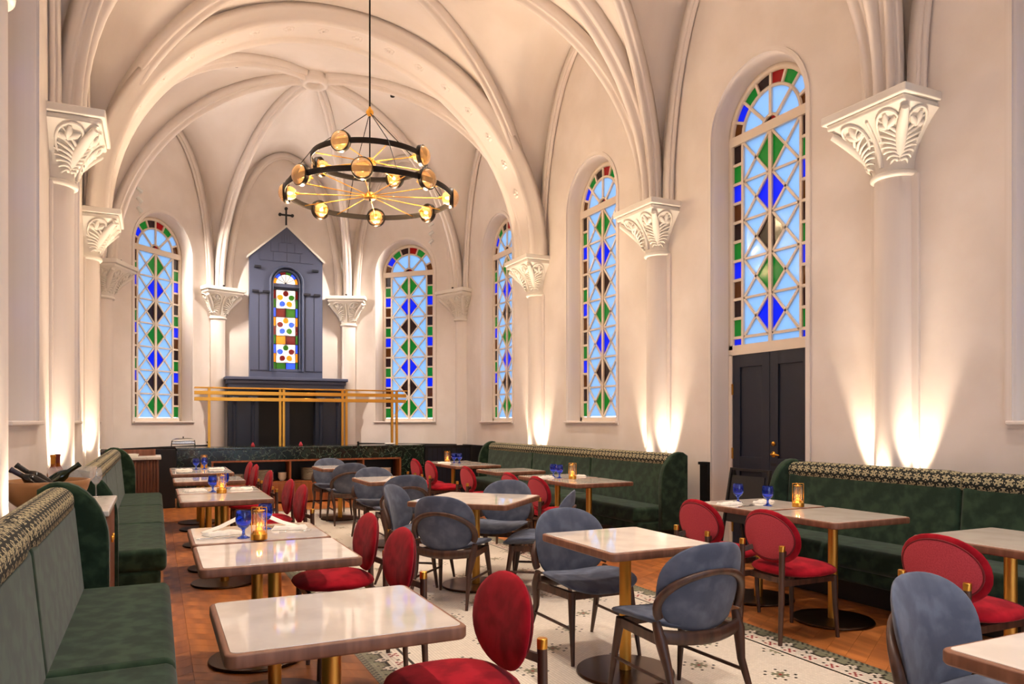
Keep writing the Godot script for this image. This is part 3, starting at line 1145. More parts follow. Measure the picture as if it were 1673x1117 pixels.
func uplight(at: Vector3, aim: Vector3, energy: float, cone: float, label: String, group: String, c: Color) -> void:
	var o := thing("uplight", label, "uplight", at, 0.0, group)
	if not M.has("up_meshes"):
		var can := MB.new()
		can.lathe([Vector2(0.001, 0), Vector2(0.018, 0), Vector2(0.02, 0.004), Vector2(0.02, 0.05), Vector2(0.017, 0.05), Vector2(0.017, 0.042), Vector2(0.001, 0.042)], 16)
		var len := MB.new()
		len.lathe([Vector2(0.001, 0.043), Vector2(0.0165, 0.043), Vector2(0.0165, 0.046), Vector2(0.001, 0.046)], 16)
		M.up_meshes = [can.mesh(), len.mesh()]
	part("housing", M.up_meshes[0], M.bronze_dark, o)
	part("lens", M.up_meshes[1], M.lamp_lens, o)
	if at.y < 2.0:
		var st := MB.new()
		st.tube([Vector3(0, -at.y, 0), Vector3(0, 0.002, 0)], 0.008, 8)
		part("stem", st, M.bronze_dark, o)
	spot(o, Vector3(0, 0.058, 0), aim, energy, cone, c, 0.02)

func spot(parent: Node3D, at: Vector3, aim: Vector3, energy: float, cone: float, c: Color, size := 0.03, soft := 0.7) -> void:
	var l := SpotLight3D.new()
	l.name = "spot"
	parent.add_child(l, true)
	l.position = at
	var up := Vector3.UP if absf(aim.normalized().y) < 0.95 else Vector3.FORWARD
	l.basis = Basis.looking_at(aim, up)
	l.light_energy = energy
	l.light_color = c
	l.spot_angle = cone
	l.spot_angle_attenuation = soft
	l.spot_range = 20.0
	l.spot_attenuation = 2.0
	l.light_size = size
	l.shadow_enabled = true

# ---------------------------------------------------------------- furniture

func rounded_rect(hx: float, hy: float, r: float, k := 5) -> PackedVector2Array:
	var l := PackedVector2Array()
	for q in 4:
		var sx: float = 1.0 if q == 0 or q == 3 else -1.0
		var sy: float = 1.0 if q < 2 else -1.0
		for j in k + 1:
			var a := q * PI / 2 + j * PI / 2 / k
			l.append(Vector2(sx * (hx - r) + cos(a) * r, sy * (hy - r) + sin(a) * r))
	return l

func loft(m: MB, hx: float, hz: float, r: float, steps: Array) -> void:
	# stacked rounded rectangles: each step is [inset, y]
	var rows := []
	for s in steps:
		var row := []
		for p in rounded_rect(hx - s[0], hz - s[0], maxf(r - s[0], 0.004)):
			row.append(Vector3(p.x, s[1], p.y))
		rows.append(row)
	m.grid(rows, true, false, true)

var table_cache := {}

func table(x: float, u: float, sx: float, su: float, turn: float, label: String, group: String, base_r := 0.27) -> Node3D:
	var o := thing("dining_table", label, "table", P(x, u), turn, group)
	var key := "%.2f %.2f %.2f" % [sx, su, base_r]
	if not table_cache.has(key):
		var ed := MB.new()
		loft(ed, sx / 2, su / 2, 0.035, [[0.02, 0.700], [0.006, 0.702], [0.0, 0.709], [0.0, 0.738], [0.004, 0.743], [0.010, 0.745], [0.05, 0.745]])
		var tp := MB.new()
		loft(tp, sx / 2 - 0.017, su / 2 - 0.017, 0.024, [[0.0, 0.743], [0.0, 0.7462], [0.001, 0.7470]])
		var pole := MB.new()
		pole.lathe([Vector2(0.033, 0.012), Vector2(0.033, 0.69)], 24)
		var base := MB.new()
		base.lathe([Vector2(0.001, 0.002), Vector2(base_r, 0.002), Vector2(base_r + 0.003, 0.006), Vector2(base_r, 0.016), Vector2(base_r - 0.004, 0.019), Vector2(0.05, 0.020), Vector2(0.001, 0.020)], 48)
		var pl := MB.new()
		pl.box(Vector3(0, 0.693, 0), Vector3(0.42, 0.014, 0.42))
		table_cache[key] = [ed.mesh(), tp.mesh(), pole.mesh(), base.mesh(), pl.mesh()]
	var q: Array = table_cache[key]
	part("edge_band", q[0], M.table_edge, o)
	part("tabletop", q[1], M.table_white, o)
	part("pole", q[2], M.brass_soft, o)
	part("base", q[3], M.bronze, o)
	part("mount_plate", q[4], M.bronze_dark, o)
	return o

var red_proto: Node3D
var blue_proto: Node3D

func red_chair(at: Vector3, turn: float, label: String, group: String) -> void:
	# local z is the way the sitter faces
	if red_proto != null:
		copy(red_proto, "red_chair", label, at, turn, group)
		return
	var o := thing("red_chair", label, "chair", at, turn, group)
	red_proto = o
	var seat := MB.new()
	seat.pillow(0.25, 0.24, 2.6, 0.055, 0.04, func(p: Vector3): return Vector3(p.x, 0.435 + p.z, p.y + 0.01))
	part("seat", seat, M.velvet_red, o)
	var bend := func(p: Vector3): return Vector3(p.x, 0.655 + p.y, -0.205 + p.z + p.x * p.x * 0.45 - p.y * 0.14)
	var bk := MB.new()
	bk.pillow(0.245, 0.175, 2.15, 0.035, 0.028, bend)
	var b := part("backrest", bk, M.velvet_red, o)
	var pan := MB.new()
	pan.pillow(0.215, 0.146, 2.15, 0.0, 0.012, func(p: Vector3): return bend.call(p + Vector3(0, 0, -0.021)))
	part("back_panel", pan, M.fabric_pink, b)
	var pip := MB.new()
	var lp := []
	for k in 40:
		var a := TAU * k / 40
		lp.append(bend.call(Vector3(cos(a) * 0.217, sin(a) * 0.148, -0.021)))
	pip.tube(lp, 0.005, 6, true)
	part("piping", pip, M.piping_red, b)
	for s in [-1.0, 1.0]:
		var post := MB.new()
		post.tube([Vector3(s * 0.175, 0, -0.285), Vector3(s * 0.175, 0.30, -0.272), Vector3(s * 0.175, 0.585, -0.268)], [0.013, 0.0185, 0.0185], 14)
		var pp := part("leg", post, M.walnut, o)
		var cap := MB.new()
		cap.lathe([Vector2(0.0195, 0), Vector2(0.0195, 0.034), Vector2(0.017, 0.037), Vector2(0.001, 0.037)], 14, Transform3D(Basis.IDENTITY, Vector3(s * 0.175, 0.585, -0.268)))
		part("brass_cap", cap, M.brass, pp)
		var arm := MB.new()
		arm.bar(Vector3(s * 0.175, 0.545, -0.268), Vector3(s * 0.14, 0.57, -0.205), 0.02, 0.03, Vector3.UP)
		part("bracket", arm, M.walnut, pp)
		var leg := MB.new()
		leg.tube([Vector3(s * 0.195, 0, 0.195), Vector3(s * 0.185, 0.20, 0.185), Vector3(s * 0.18, 0.40, 0.18)], [0.012, 0.0165, 0.0185], 14)
		part("leg", leg, M.walnut, o)
		var rail := MB.new()
		rail.bar(Vector3(s * 0.178, 0.385, -0.268), Vector3(s * 0.18, 0.385, 0.18), 0.022, 0.036, Vector3.UP)
		part("seat_rail", rail, M.walnut, o)
	for z in [-0.2, 0.18]:
		var rail := MB.new()
		rail.bar(Vector3(-0.18, 0.385, z), Vector3(0.18, 0.385, z), 0.022, 0.036, Vector3.UP)
		part("seat_rail", rail, M.walnut, o)

func blue_chair(at: Vector3, turn: float, label: String, group: String) -> void:
	if blue_proto != null:
		copy(blue_proto, "blue_chair", label, at, turn, group)
		return
	var o := thing("blue_chair", label, "chair", at, turn, group)
	blue_proto = o
	var seat := MB.new()
	seat.pillow(0.265, 0.25, 3.0, 0.035, 0.035, func(p: Vector3): return Vector3(p.x * (1.0 + p.y * 0.25), 0.435 + p.z + p.x * p.x * 0.55 - maxf(p.y, 0.0) * maxf(p.y, 0.0) * 0.5, p.y + 0.02), 7, 40)
	part("seat", seat, M.velvet_blue, o)
	# an upholstered shell that wraps the sitter
	var bend := func(p: Vector3):
		var y := p.y + 0.21
		return Vector3(p.x * (0.93 + y * 0.16), 0.415 + y, -0.225 + p.z + p.x * p.x * 1.25 - y * 0.20)
	var bk := MB.new()
	bk.pillow(0.262, 0.215, 2.5, 0.028, 0.026, bend, 8, 48)
	part("backrest", bk, M.velvet_blue, o)
	# bent rail round the back, running down into the rear legs
	var rl := []
	var rr := []
	for k in 25:
		var a := PI * (-0.10) + PI * 1.20 * k / 24.0
		var q: Vector3 = bend.call(Vector3(cos(a) * 0.268, sin(a) * 0.165 - 0.085, -0.03))
		rl.append(q)
		rr.append(0.013 + 0.006 * absf(cos(a)))
	var rail := MB.new()
	rail.tube(rl, rr, 10, false, 1.25)
	part("back_rail", rail, M.walnut, o)
	var ap := []
	for k in 13:
		var xx := lerpf(-0.235, 0.235, k / 12.0)
		ap.append(Vector3(xx, 0.405 - 0.018 * cos(xx / 0.235 * PI / 2), -0.245 + xx * xx * 0.9))
	var apron := MB.new()
	apron.tube(ap, 0.018, 10, false, 1.9)
	part("rear_apron", apron, M.walnut, o)
	for s in [-1.0, 1.0]:
		var leg := MB.new()
		leg.tube([Vector3(s * 0.245, 0.47, -0.17), Vector3(s * 0.24, 0.39, -0.20), Vector3(s * 0.222, 0.25, -0.235), Vector3(s * 0.24, 0.0, -0.325)], [0.019, 0.029, 0.020, 0.0105], 12)
		part("leg", leg, M.walnut, o)
		var fl := MB.new()
		fl.tube([Vector3(s * 0.20, 0.405, 0.17), Vector3(s * 0.215, 0.22, 0.20), Vector3(s * 0.23, 0.0, 0.235)], [0.024, 0.018, 0.0105], 12)
		part("leg", fl, M.walnut, o)
		var st := MB.new()
		st.tube([Vector3(s * 0.225, 0.20, -0.253), Vector3(s * 0.217, 0.20, 0.204)], 0.0095, 8)
		part("stretcher", st, M.walnut, o)
		var sr := MB.new()
		sr.bar(Vector3(s * 0.235, 0.385, -0.20), Vector3(s * 0.20, 0.385, 0.17), 0.025, 0.045, Vector3.UP)
		part("seat_rail", sr, M.walnut, o)
	var fr := MB.new()
	fr.bar(Vector3(-0.20, 0.385, 0.17), Vector3(0.20, 0.385, 0.17), 0.025, 0.045, Vector3.UP)
	part("seat_rail", fr, M.walnut, o)

func banquette(side: float, u0: float, u1: float, label: String, wing0: bool, wing1: bool) -> void:
	# side -1: along the left wall, +1: along the right; local x grows from the wall into the room
	var wall_x := MID + side * WALL
	var o := thing("banquette", label, "banquette", P(wall_x, 0.0), 0.0, "green velvet banquettes along the walls")
	var X := func(d: float) -> float: return -side * d
	var len := u1 - u0
	var n := int(roundf(len / 1.62))
	var seg := len / n
	var pl := MB.new()
	pl.box(Vector3(X.call(0.45), 0.11, -(u0 + u1) / 2), Vector3(0.44, 0.21, len - 0.02))
	part("plinth", pl, M.black_paint, o)
	var cas := MB.new()
	cas.box(Vector3(X.call(0.265), 0.50, -(u0 + u1) / 2), Vector3(0.10, 0.90, len - 0.01))
	part("casing", cas, M.velvet_green, o)
	for k in n:
		var a := u0 + k * seg
		var mid := -(a + seg / 2)
		var st := MB.new()
		st.rbox(Vector3(X.call(0.585), 0.375, mid), Vector3(0.57, 0.17, seg - 0.006), 0.045, Basis.IDENTITY, 4)
		part("seat_cushion", st, M.velvet_green, o)
		var sk := MB.new()
		sk.rbox(Vector3(X.call(0.55), 0.245, mid), Vector3(0.56, 0.12, seg - 0.006), 0.03, Basis.IDENTITY, 3)
		part("seat_skirt", sk, M.velvet_green, o)
		# an upright back panel to a segment, leaning back
		for j in 1:
			var bk := MB.new()
			bk.rbox(Vector3(X.call(0.345), 0.68, -(a + seg * 0.5)), Vector3(0.13, 0.52, seg - 0.003), 0.035, Basis(Vector3(0, 0, 1), side * -0.10), 4)
			part("back_cushion", bk, M.velvet_green, o)
		var bo := MB.new()
		var rows := []
		var uvs := []
		for i in 13:
			var q := i / 12.0
			var z := -(a + 0.004 + (seg - 0.008) * q)
			var e := minf(q, 1.0 - q) * (seg - 0.008)
			var r := 0.088 - 0.012 * maxf(0.0, 1.0 - e / 0.03)
			var row := []
			var ur := []
			for w in 25:
				var g := TAU * w / 24
				row.append(Vector3(X.call(0.305) + cos(g) * r, 0.955 + sin(g) * r, z))
				ur.append(Vector2(-z / 0.30, g / TAU * 2.0))
			rows.append(row)
			uvs.append(ur)
		bo.grid(rows, false, false, false, null, uvs)
		for ends in [rows[0], rows[12]]:
			bo.face(ends, Vector3(0, 0, 1 if ends == rows[0] else -1))
		part("bolster", bo, M.bolster_cloth, o)
	for e in [[wing0, u0 - 0.035], [wing1, u1 + 0.035]]:
		if not e[0]:
			continue
		# end wing: upright behind, rounded over to a straight front edge
		var poly := PackedVector2Array([Vector2(0.20, 0.20), Vector2(0.20, 1.02), Vector2(0.26, 1.055), Vector2(0.30, 1.06)])
		for k in 9:
			var g := PI / 2 - PI / 2 * k / 8.0
			poly.append(Vector2(0.30 + cos(g) * 0.255, 0.70 + sin(g) * 0.36))
		poly.append(Vector2(0.555, 0.20))
		var rows := []
		for z in [[-0.034, 0.016], [-0.030, 0.004], [-0.022, 0.0], [0.022, 0.0], [0.030, 0.004], [0.034, 0.016]]:
			var row := []
			var c := Vector2(0.38, 0.62)
			for p in poly:
				var d: Vector2 = p - c
				var q: Vector2 = p - d.normalized() * z[1]
				row.append(Vector3(X.call(q.x), q.y, -e[1] + z[0]))
			rows.append(row)
		var w := MB.new()
		w.grid(rows, true, false, true)
		part("wing", w, M.velvet_green, o)

func goblet(at: Vector3, label: String) -> void:
	var o := thing("goblet", label, "goblet", at, 0.0, "blue glass goblets")
	if not M.has("goblet_mesh"):
		var m := MB.new()
		m.lathe([Vector2(0.0005, 0.0), Vector2(0.034, 0.0), Vector2(0.0355, 0.003), Vector2(0.020, 0.009), Vector2(0.0085, 0.018), Vector2(0.0075, 0.038), Vector2(0.012, 0.050), Vector2(0.030, 0.064), Vector2(0.041, 0.085), Vector2(0.0435, 0.108), Vector2(0.041, 0.135), Vector2(0.038, 0.152), Vector2(0.0362, 0.152), Vector2(0.039, 0.134), Vector2(0.0412, 0.108), Vector2(0.0385, 0.087), Vector2(0.028, 0.070), Vector2(0.0005, 0.060)], 28)
		M.goblet_mesh = m.mesh()
	part("bowl_and_stem", M.goblet_mesh, M.goblet_blue, o)

func lantern(at: Vector3, label: String, lit := 0.012) -> void:
	var o := thing("table_lantern", label, "lantern", at, 0.3, "brass table lanterns")
	if not M.has("lantern_meshes"):
		var b := MB.new()
		b.lathe([Vector2(0.0005, 0), Vector2(0.042, 0), Vector2(0.044, 0.003), Vector2(0.044, 0.030), Vector2(0.041, 0.034), Vector2(0.036, 0.036), Vector2(0.034, 0.048), Vector2(0.0005, 0.048)], 28)
		var g := MB.new()
		g.lathe([Vector2(0.031, 0.048), Vector2(0.0305, 0.150)], 24)
		var gg := []
		var f := MB.new()
		for k in 4:
			var a := PI / 4 + k * PI / 2
			f.tube([Vector3(cos(a) * 0.042, 0.034, sin(a) * 0.042), Vector3(cos(a) * 0.042, 0.178, sin(a) * 0.042)], 0.0022, 6)
		for k in 2:
			var a := PI / 4 + k * PI / 2
			f.tube([Vector3(cos(a) * 0.042, 0.178, sin(a) * 0.042), Vector3(-cos(a) * 0.042, 0.178, -sin(a) * 0.042)], 0.0026, 6)
		f.lathe([Vector2(0.0005, 0.158), Vector2(0.031, 0.158), Vector2(0.031, 0.163), Vector2(0.006, 0.166), Vector2(0.005, 0.178), Vector2(0.0005, 0.178)], 20)
		var fl := MB.new()
		fl.lathe([Vector2(0.0005, 0.050), Vector2(0.020, 0.051), Vector2(0.021, 0.055), Vector2(0.012, 0.061), Vector2(0.007, 0.072), Vector2(0.0035, 0.086), Vector2(0.0005, 0.093)], 16)
		M.lantern_meshes = [b.mesh(), g.mesh(), f.mesh(), fl.mesh()]
	part("base", M.lantern_meshes[0], M.brass, o)
	part("chimney", M.lantern_meshes[1], M.glass_clear, o)
	part("frame", M.lantern_meshes[2], M.brass, o)
	part("flame", M.lantern_meshes[3], M.flame_glow, o)
	var l := OmniLight3D.new()
	l.name = "flame_light"
	o.add_child(l)
	l.position = Vector3(0, 0.075, 0)
	l.light_energy = lit
	l.light_color = Color(1.0, 0.62, 0.25)
	l.omni_range = 20
	l.omni_attenuation = 2.0
	l.light_size = 0.015
	l.shadow_enabled = true

func napkin(at: Vector3, turn: float, label: String, sd: int) -> void:
	# a cloth napkin lying in soft folds
	var o := thing("napkin", label, "napkin", at, turn, "folded napkins")
	var f := FastNoiseLite.new()
	f.seed = sd
	f.frequency = 9.0
	var top := []
	var m := MB.new()
	var rows := []
	for i in 12:
		var row := []
		for j in 18:
			var px := (j / 17.0 - 0.5) * 0.20
			var pz := (i / 11.0 - 0.5) * 0.105
			var edge := minf(minf(j, 17 - j), minf(i, 11 - i))
			var y := 0.0015 if edge == 0 else 0.010 + 0.014 * absf(f.get_noise_2d(px, pz)) + 0.008 * absf(sin(pz * 60.0 + px * 12.0))
			row.append(Vector3(px + f.get_noise_2d(pz * 2, 3.0) * 0.015, y, pz + f.get_noise_2d(px * 2, 7.0) * 0.018))
		rows.append(row)
	m.grid(rows, false, false, false, Vector3(0, 5, 0))
	part("cloth", m, M.linen, o)

func fork(at: Vector3, turn: float, label: String) -> void:
	var o := thing("fork", label, "fork", at, turn, "cutlery on the tables")
	if not M.has("fork_mesh"):
		var m := MB.new()
		m.tube([Vector3(-0.09, 0.004, 0), Vector3(-0.02, 0.005, 0), Vector3(0.035, 0.004, 0)], [0.0055, 0.003, 0.0035], 8, false, 0.5)
		m.tube([Vector3(0.033, 0.004, 0), Vector3(0.05, 0.004, 0), Vector3(0.062, 0.006, 0)], [0.004, 0.011, 0.011], 8, false, 0.25)
		for k in 4:
			var z := (k - 1.5) * 0.0058
			m.tube([Vector3(0.058, 0.005, z), Vector3(0.08, 0.005, z), Vector3(0.098, 0.008, z)], [0.0019, 0.0018, 0.001], 6)
		M.fork_mesh = m.mesh()
	part("fork_body", M.fork_mesh, M.steel, o)

func knife(at: Vector3, turn: float, label: String) -> void:
	var o := thing("knife", label, "knife", at, turn, "cutlery on the tables")
	if not M.has("knife_mesh"):
		var m := MB.new()
		m.tube([Vector3(-0.11, 0.005, 0), Vector3(-0.06, 0.006, 0), Vector3(-0.01, 0.005, 0)], [0.006, 0.0065, 0.004], 8, false, 0.6)
		m.tube([Vector3(-0.012, 0.004, 0), Vector3(0.02, 0.004, 0.002), Vector3(0.08, 0.004, 0.002), Vector3(0.11, 0.004, -0.003)], [0.004, 0.009, 0.009, 0.002], 8, false, 0.22)
		M.knife_mesh = m.mesh()
	part("knife_body", M.knife_mesh, M.steel, o)

func menu_card(at: Vector3, turn: float, label: String) -> void:
	# a stiff band of folded card that leans on the napkin
	var o := thing("menu_card", label, "menu", at, turn, "menu cards")
	var m := MB.new()
	var pts := [Vector3(-0.10, 0.002, 0), Vector3(0.0, 0.030, 0), Vector3(0.115, 0.078, 0)]
	for k in 2:
		var a: Vector3 = pts[k]
		var b: Vector3 = pts[k + 1]
		m.bar(a, b, 0.085, 0.0025, (b - a).cross(Vector3(0, 0, 1)))
	part("card", m, M.paper, o)

func make_chandelier() -> void:
	var o := thing("chandelier", "two tier bronze ring chandelier with amber glass globes hanging from the vault", "chandelier", P(MID, 9.03, 0.0))
	var cf := Vector3(-0.4305, 0, 0.9026)       # a level direction the globes are counted from
	var cr := Vector3(0.9026, 0, 0.4305)
	var cord := MB.new()
	cord.tube([Vector3(0, 5.2, 0), Vector3(0, 7.02, 0)], 0.011, 8)
	part("cord", cord, M.bronze_dark, o)
	var stem := MB.new()
	stem.tube([Vector3(0, 4.1, 0), Vector3(0, 5.2, 0)], 0.009, 8)
	part("stem", stem, M.bronze_dark, o)
	var kn := MB.new()
	kn.lathe([Vector2(0.001, 5.14), Vector2(0.02, 5.145), Vector2(0.042, 5.17), Vector2(0.048, 5.19), Vector2(0.042, 5.21), Vector2(0.02, 5.235), Vector2(0.013, 5.26), Vector2(0.001, 5.262)], 20)
	part("knob", kn, M.brass, o)
	var dome := MB.new()
	var pr := []
	for k in 9:
		var a := k / 8.0 * PI * 0.56
		pr.append(Vector2(maxf(sin(a) * 0.118, 0.0006), cos(a) * 0.095))
	for k in 9:
		var a := (1.0 - k / 8.0) * PI * 0.56
		pr.append(Vector2(maxf(sin(a) * 0.113, 0.0006), cos(a) * 0.090))
	dome.lathe(pr, 24)
	var dm := dome.mesh()
	var cup := MB.new()
	cup.lathe([Vector2(0.030, -0.115), Vector2(0.062, -0.10), Vector2(0.080, -0.06), Vector2(0.085, -0.02), Vector2(0.082, -0.02), Vector2(0.077, -0.06), Vector2(0.060, -0.096), Vector2(0.030, -0.111)], 20)
	var cm := cup.mesh()
	var col := MB.new()
	col.lathe([Vector2(0.108, -0.03), Vector2(0.124, -0.03), Vector2(0.124, 0.022), Vector2(0.108, 0.022)], 24, Transform3D.IDENTITY, true)
	var colm := col.mesh()
	var sock := MB.new()
	sock.lathe([Vector2(0.001, -0.16), Vector2(0.014, -0.16), Vector2(0.018, -0.12), Vector2(0.018, -0.09), Vector2(0.012, -0.085), Vector2(0.001, -0.085)], 12)
	var sm := sock.mesh()
	var bl := MB.new()
	bl.lathe([Vector2(0.0006, -0.085), Vector2(0.012, -0.08), Vector2(0.020, -0.06), Vector2(0.025, -0.04), Vector2(0.020, -0.018), Vector2(0.0006, -0.01)], 14)
	var bm := bl.mesh()
	for tier in [[1.0, 4.17, 8, 6.0, 12], [0.70, 4.59, 4, -17.0, 8]]:
		var rad: float = tier[0]
		var y: float = tier[1]
		var ring := MB.new()
		var rows := []
		for q in [Vector2(rad - 0.008, -0.032), Vector2(rad + 0.008, -0.032), Vector2(rad + 0.008, 0.032), Vector2(rad - 0.008, 0.032)]:
			rows.append(q + Vector2(0, y))
		ring.lathe(rows, 96, Transform3D.IDENTITY, true)
		var rg := part("ring", ring, M.bronze_dark, o)
		var hub := MB.new()
		hub.lathe([Vector2(0.001, -0.04), Vector2(0.07, -0.04), Vector2(0.075, -0.03), Vector2(0.075, 0.0), Vector2(0.05, 0.012), Vector2(0.045, 0.035), Vector2(0.001, 0.04)], 20, Transform3D(Basis.IDENTITY, Vector3(0, y, 0)))
		part("hub", hub, M.brass, o)
		var steps: int = tier[4]
		for k in steps:
			var a := TAU * k / steps + deg_to_rad(tier[3])
			var d := cf * cos(a) + cr * sin(a)
			var sp := MB.new()
			sp.tube([Vector3(0, y - 0.005, 0) + d * 0.06, Vector3(0, y - 0.005, 0) + d * (rad - 0.006)], 0.0065, 8)
			part("spoke", sp, M.brass, o)
		for k in tier[2]:
			var a: float = deg_to_rad(tier[3]) + TAU * k / tier[2]
			var d := cf * cos(a) + cr * sin(a)
			var b := Basis(d.cross(Vector3.UP).normalized() * -1.0, d, Vector3.UP)
			b = Basis(Vector3.UP.cross(d).normalized(), d, Vector3.UP.cross(d).normalized().cross(d))
			var at := Vector3(0, y, 0) + d * rad
			var g := part("globe", dm, M.amber_globe, o, at, b)
			part("inner_cup", cm, M.amber_globe, g)
			part("collar", colm, M.bronze_dark, g)
			part("socket", sm, M.brass, g)
			part("bulb", bm, M.bulb_glow, g)
			var l := OmniLight3D.new()
			l.name = "bulb_light"
			g.add_child(l)
			l.position = b.inverse() * Vector3(0, -0.145, 0) + Vector3(0, -0.03, 0)
			l.light_energy = 0.42
			l.light_color = Color(1.0, 0.86, 0.67)
			l.light_size = 0.02
			l.omni_range = 20
			l.omni_attenuation = 2.0
			l.shadow_enabled = true
	for k in 4:
		var a := deg_to_rad(28.0 + 90.0 * k)
		var d := cf * cos(a) + cr * sin(a)
		var w := MB.new()
		w.tube([Vector3(0, 5.17, 0) + d * 0.03, Vector3(0, 4.62, 0) + d * 0.70, Vector3(0, 4.20, 0) + d * 1.0], 0.0055, 6)
		part("stay", w, M.bronze_dark, o)

func make_altar() -> void:
	var o := thing("altar_screen", "navy gabled wooden altar screen with stained glass and a cross on top", "altar screen", P(2.375, 15.66))
	# local z points at the nave; the wall is at z = -0.04
	var body := MB.new()
	var poly := PackedVector2Array([Vector2(-0.71, 2.27), Vector2(0.71, 2.27), Vector2(0.71, 4.66), Vector2(0, 5.30), Vector2(-0.71, 4.66)])
	# the screen is cut round the arched niche
	var niche := PackedVector2Array()
	for k in 25:
		var a := PI - PI * k / 24.0
		niche.append(Vector2(cos(a) * 0.33, 4.18 + sin(a) * 0.33))
	niche.append(Vector2(0.33, 2.40))
	niche.append(Vector2(-0.33, 2.40))
	var z0 := 0.02
	var z1 := 0.16
	var strips := [
		PackedVector2Array([Vector2(-0.71, 2.27), Vector2(0.71, 2.27), Vector2(0.71, 2.40), Vector2(-0.71, 2.40)]),
		PackedVector2Array([Vector2(-0.71, 2.40), Vector2(-0.33, 2.40), Vector2(-0.33, 4.18), Vector2(-0.71, 4.18)]),
		PackedVector2Array([Vector2(0.33, 2.40), Vector2(0.71, 2.40), Vector2(0.71, 4.18), Vector2(0.33, 4.18)])]
	for s in strips:
		body.prism(s, z1 - z0, Transform3D(Basis.IDENTITY, Vector3(0, 0, (z0 + z1) / 2)))
	var outline := func(x: float) -> float: return 5.30 - absf(x) / 0.71 * 0.64
	for k in 24:
		var p := niche[k]
		var q := niche[k + 1]
		var l := PackedVector2Array([p, q, Vector2(q.x, outline.call(q.x)), Vector2(p.x, outline.call(p.x))])
		body.prism(l, z1 - z0, Transform3D(Basis.IDENTITY, Vector3(0, 0, (z0 + z1) / 2)))
	for s in [-1.0, 1.0]:
		body.prism(PackedVector2Array([Vector2(s * 0.33, 4.18), Vector2(s * 0.71, 4.18), Vector2(s * 0.71, 4.66), Vector2(s * 0.33, outline.call(0.33))]), z1 - z0, Transform3D(Basis.IDENTITY, Vector3(0, 0, (z0 + z1) / 2)))
	part("screen", body, M.navy, o)
	# narrow boards laid over the upper face, joints left open between them
	for s in [-1.0, 1.0]:
		for k in 2:
			var xa: float = s * (0.36 + 0.175 * k + 0.008)
			var xb: float = s * (0.36 + 0.175 * (k + 1) - 0.008)
			var bd := MB.new()
			bd.prism(PackedVector2Array([Vector2(xa, 2.42), Vector2(xb, 2.42), Vector2(xb, 3.95), Vector2(xa, 3.95)]), 0.016, Transform3D(Basis.IDENTITY, Vector3(0, 0, z1 + 0.008)))
			part("board", bd, M.navy, o)
	for row in 3:
		for k in 4:
			var ya := 4.60 + row * 0.19
			var wx := (5.30 - ya - 0.2) / 0.64 * 0.71 - 0.03
			if wx < 0.1:
				continue
			var wd := 2.0 * wx / 4.0
			var bd := MB.new()
			bd.box(Vector3(-wx + wd * (k + 0.5), ya + 0.09, z1 + 0.006), Vector3(wd - 0.008, 0.178, 0.012))
			part("board", bd, M.navy, o)
	for s in [-1.0, 1.0]:
		var cop := MB.new()
		cop.bar(Vector3(s * 0.75, 4.645, 0.09), Vector3(0, 5.325, 0.09), 0.035, 0.19, Vector3(0, 0, 1))
		part("coping", cop, M.stone_white, o)
		for q in [[0.30, 4.46, 0.0], [0.60, 3.97, 0.0], [0.40, 3.97, 0.0], [0.56, 4.46, 0.0]]:
			if q[0] == 0.30:
				continue
			var br := MB.new()
			br.rbox(Vector3(s * q[0], q[1], z1 + 0.03), Vector3(0.13, 0.045, 0.06), 0.006)
			part("bracket", br, M.door_navy, o)
	# niche: an arched moulding, a back board and the lit window
	var mo := MB.new()
	for a in [[0.315, 0.18, 0.03], [0.27, 0.12, 0.03]]:
		var path := [Vector3(-a[0], 2.40, a[1])]
		var nr := [Vector3(1, 0, 0)]
		for k in 25:
			var g := PI - PI * k / 24.0
			path.append(Vector3(cos(g) * a[0], 4.18 + sin(g) * a[0], a[1]))
			nr.append(Vector3(-cos(g), -sin(g), 0))
		path.append(Vector3(a[0], 2.40, a[1]))
		nr.append(Vector3(-1, 0, 0))
		mo.sweep(path, nr, [Vector2(-0.035, -0.022), Vector2(0.012, -0.022), Vector2(0.030, -0.006), Vector2(0.030, 0.014), Vector2(-0.035, 0.022)])
	mo.box(Vector3(0, 4.13, 0.09), Vector3(0.62, 0.07, 0.09))
	mo.box(Vector3(0, 2.42, 0.10), Vector3(0.66, 0.06, 0.12))
	part("niche_moulding", mo, M.navy, o)
	var bb := MB.new()
	bb.box(Vector3(0, 3.45, 0.0), Vector3(0.68, 2.15, 0.03))
	part("niche_back", bb, M.navy, o)
	var wn := part("lit_window", window_bars(), M.bronze_dark, o)
	var sq := func(x0: float, y0: float, w: float, h: float, mt: String, z := 0.028):
		var p := MB.new()
		p.prism(PackedVector2Array([Vector2(x0, y0), Vector2(x0 + w, y0), Vector2(x0 + w, y0 + h), Vector2(x0, y0 + h)]), 0.006, Transform3D(Basis.IDENTITY, Vector3(0, 0, z)))
		part("pane", p, M[mt], wn)
	var disc := func(c: Vector2, r: float, mt: String):
		var l := PackedVector2Array()
		for k in 20:
			l.append(c + Vector2.from_angle(TAU * k / 20) * r)
		var p := MB.new()
		p.prism(l, 0.006, Transform3D(Basis.IDENTITY, Vector3(0, 0, 0.038)))
		part("pane", p, M[mt], wn)
	var y := 4.05
	var petals := [["lit_red", "lit_green", "lit_orange", "lit_blue", "lit_orange"], ["lit_orange", "lit_blue", "lit_green", "lit_blue", "lit_red"], ["lit_green", "lit_red", "lit_orange", "lit_red", "lit_blue"]]
	var pairs := [["lit_red", "lit_green"], ["lit_orange", "lit_red"], ["lit_green", "lit_blue"]]
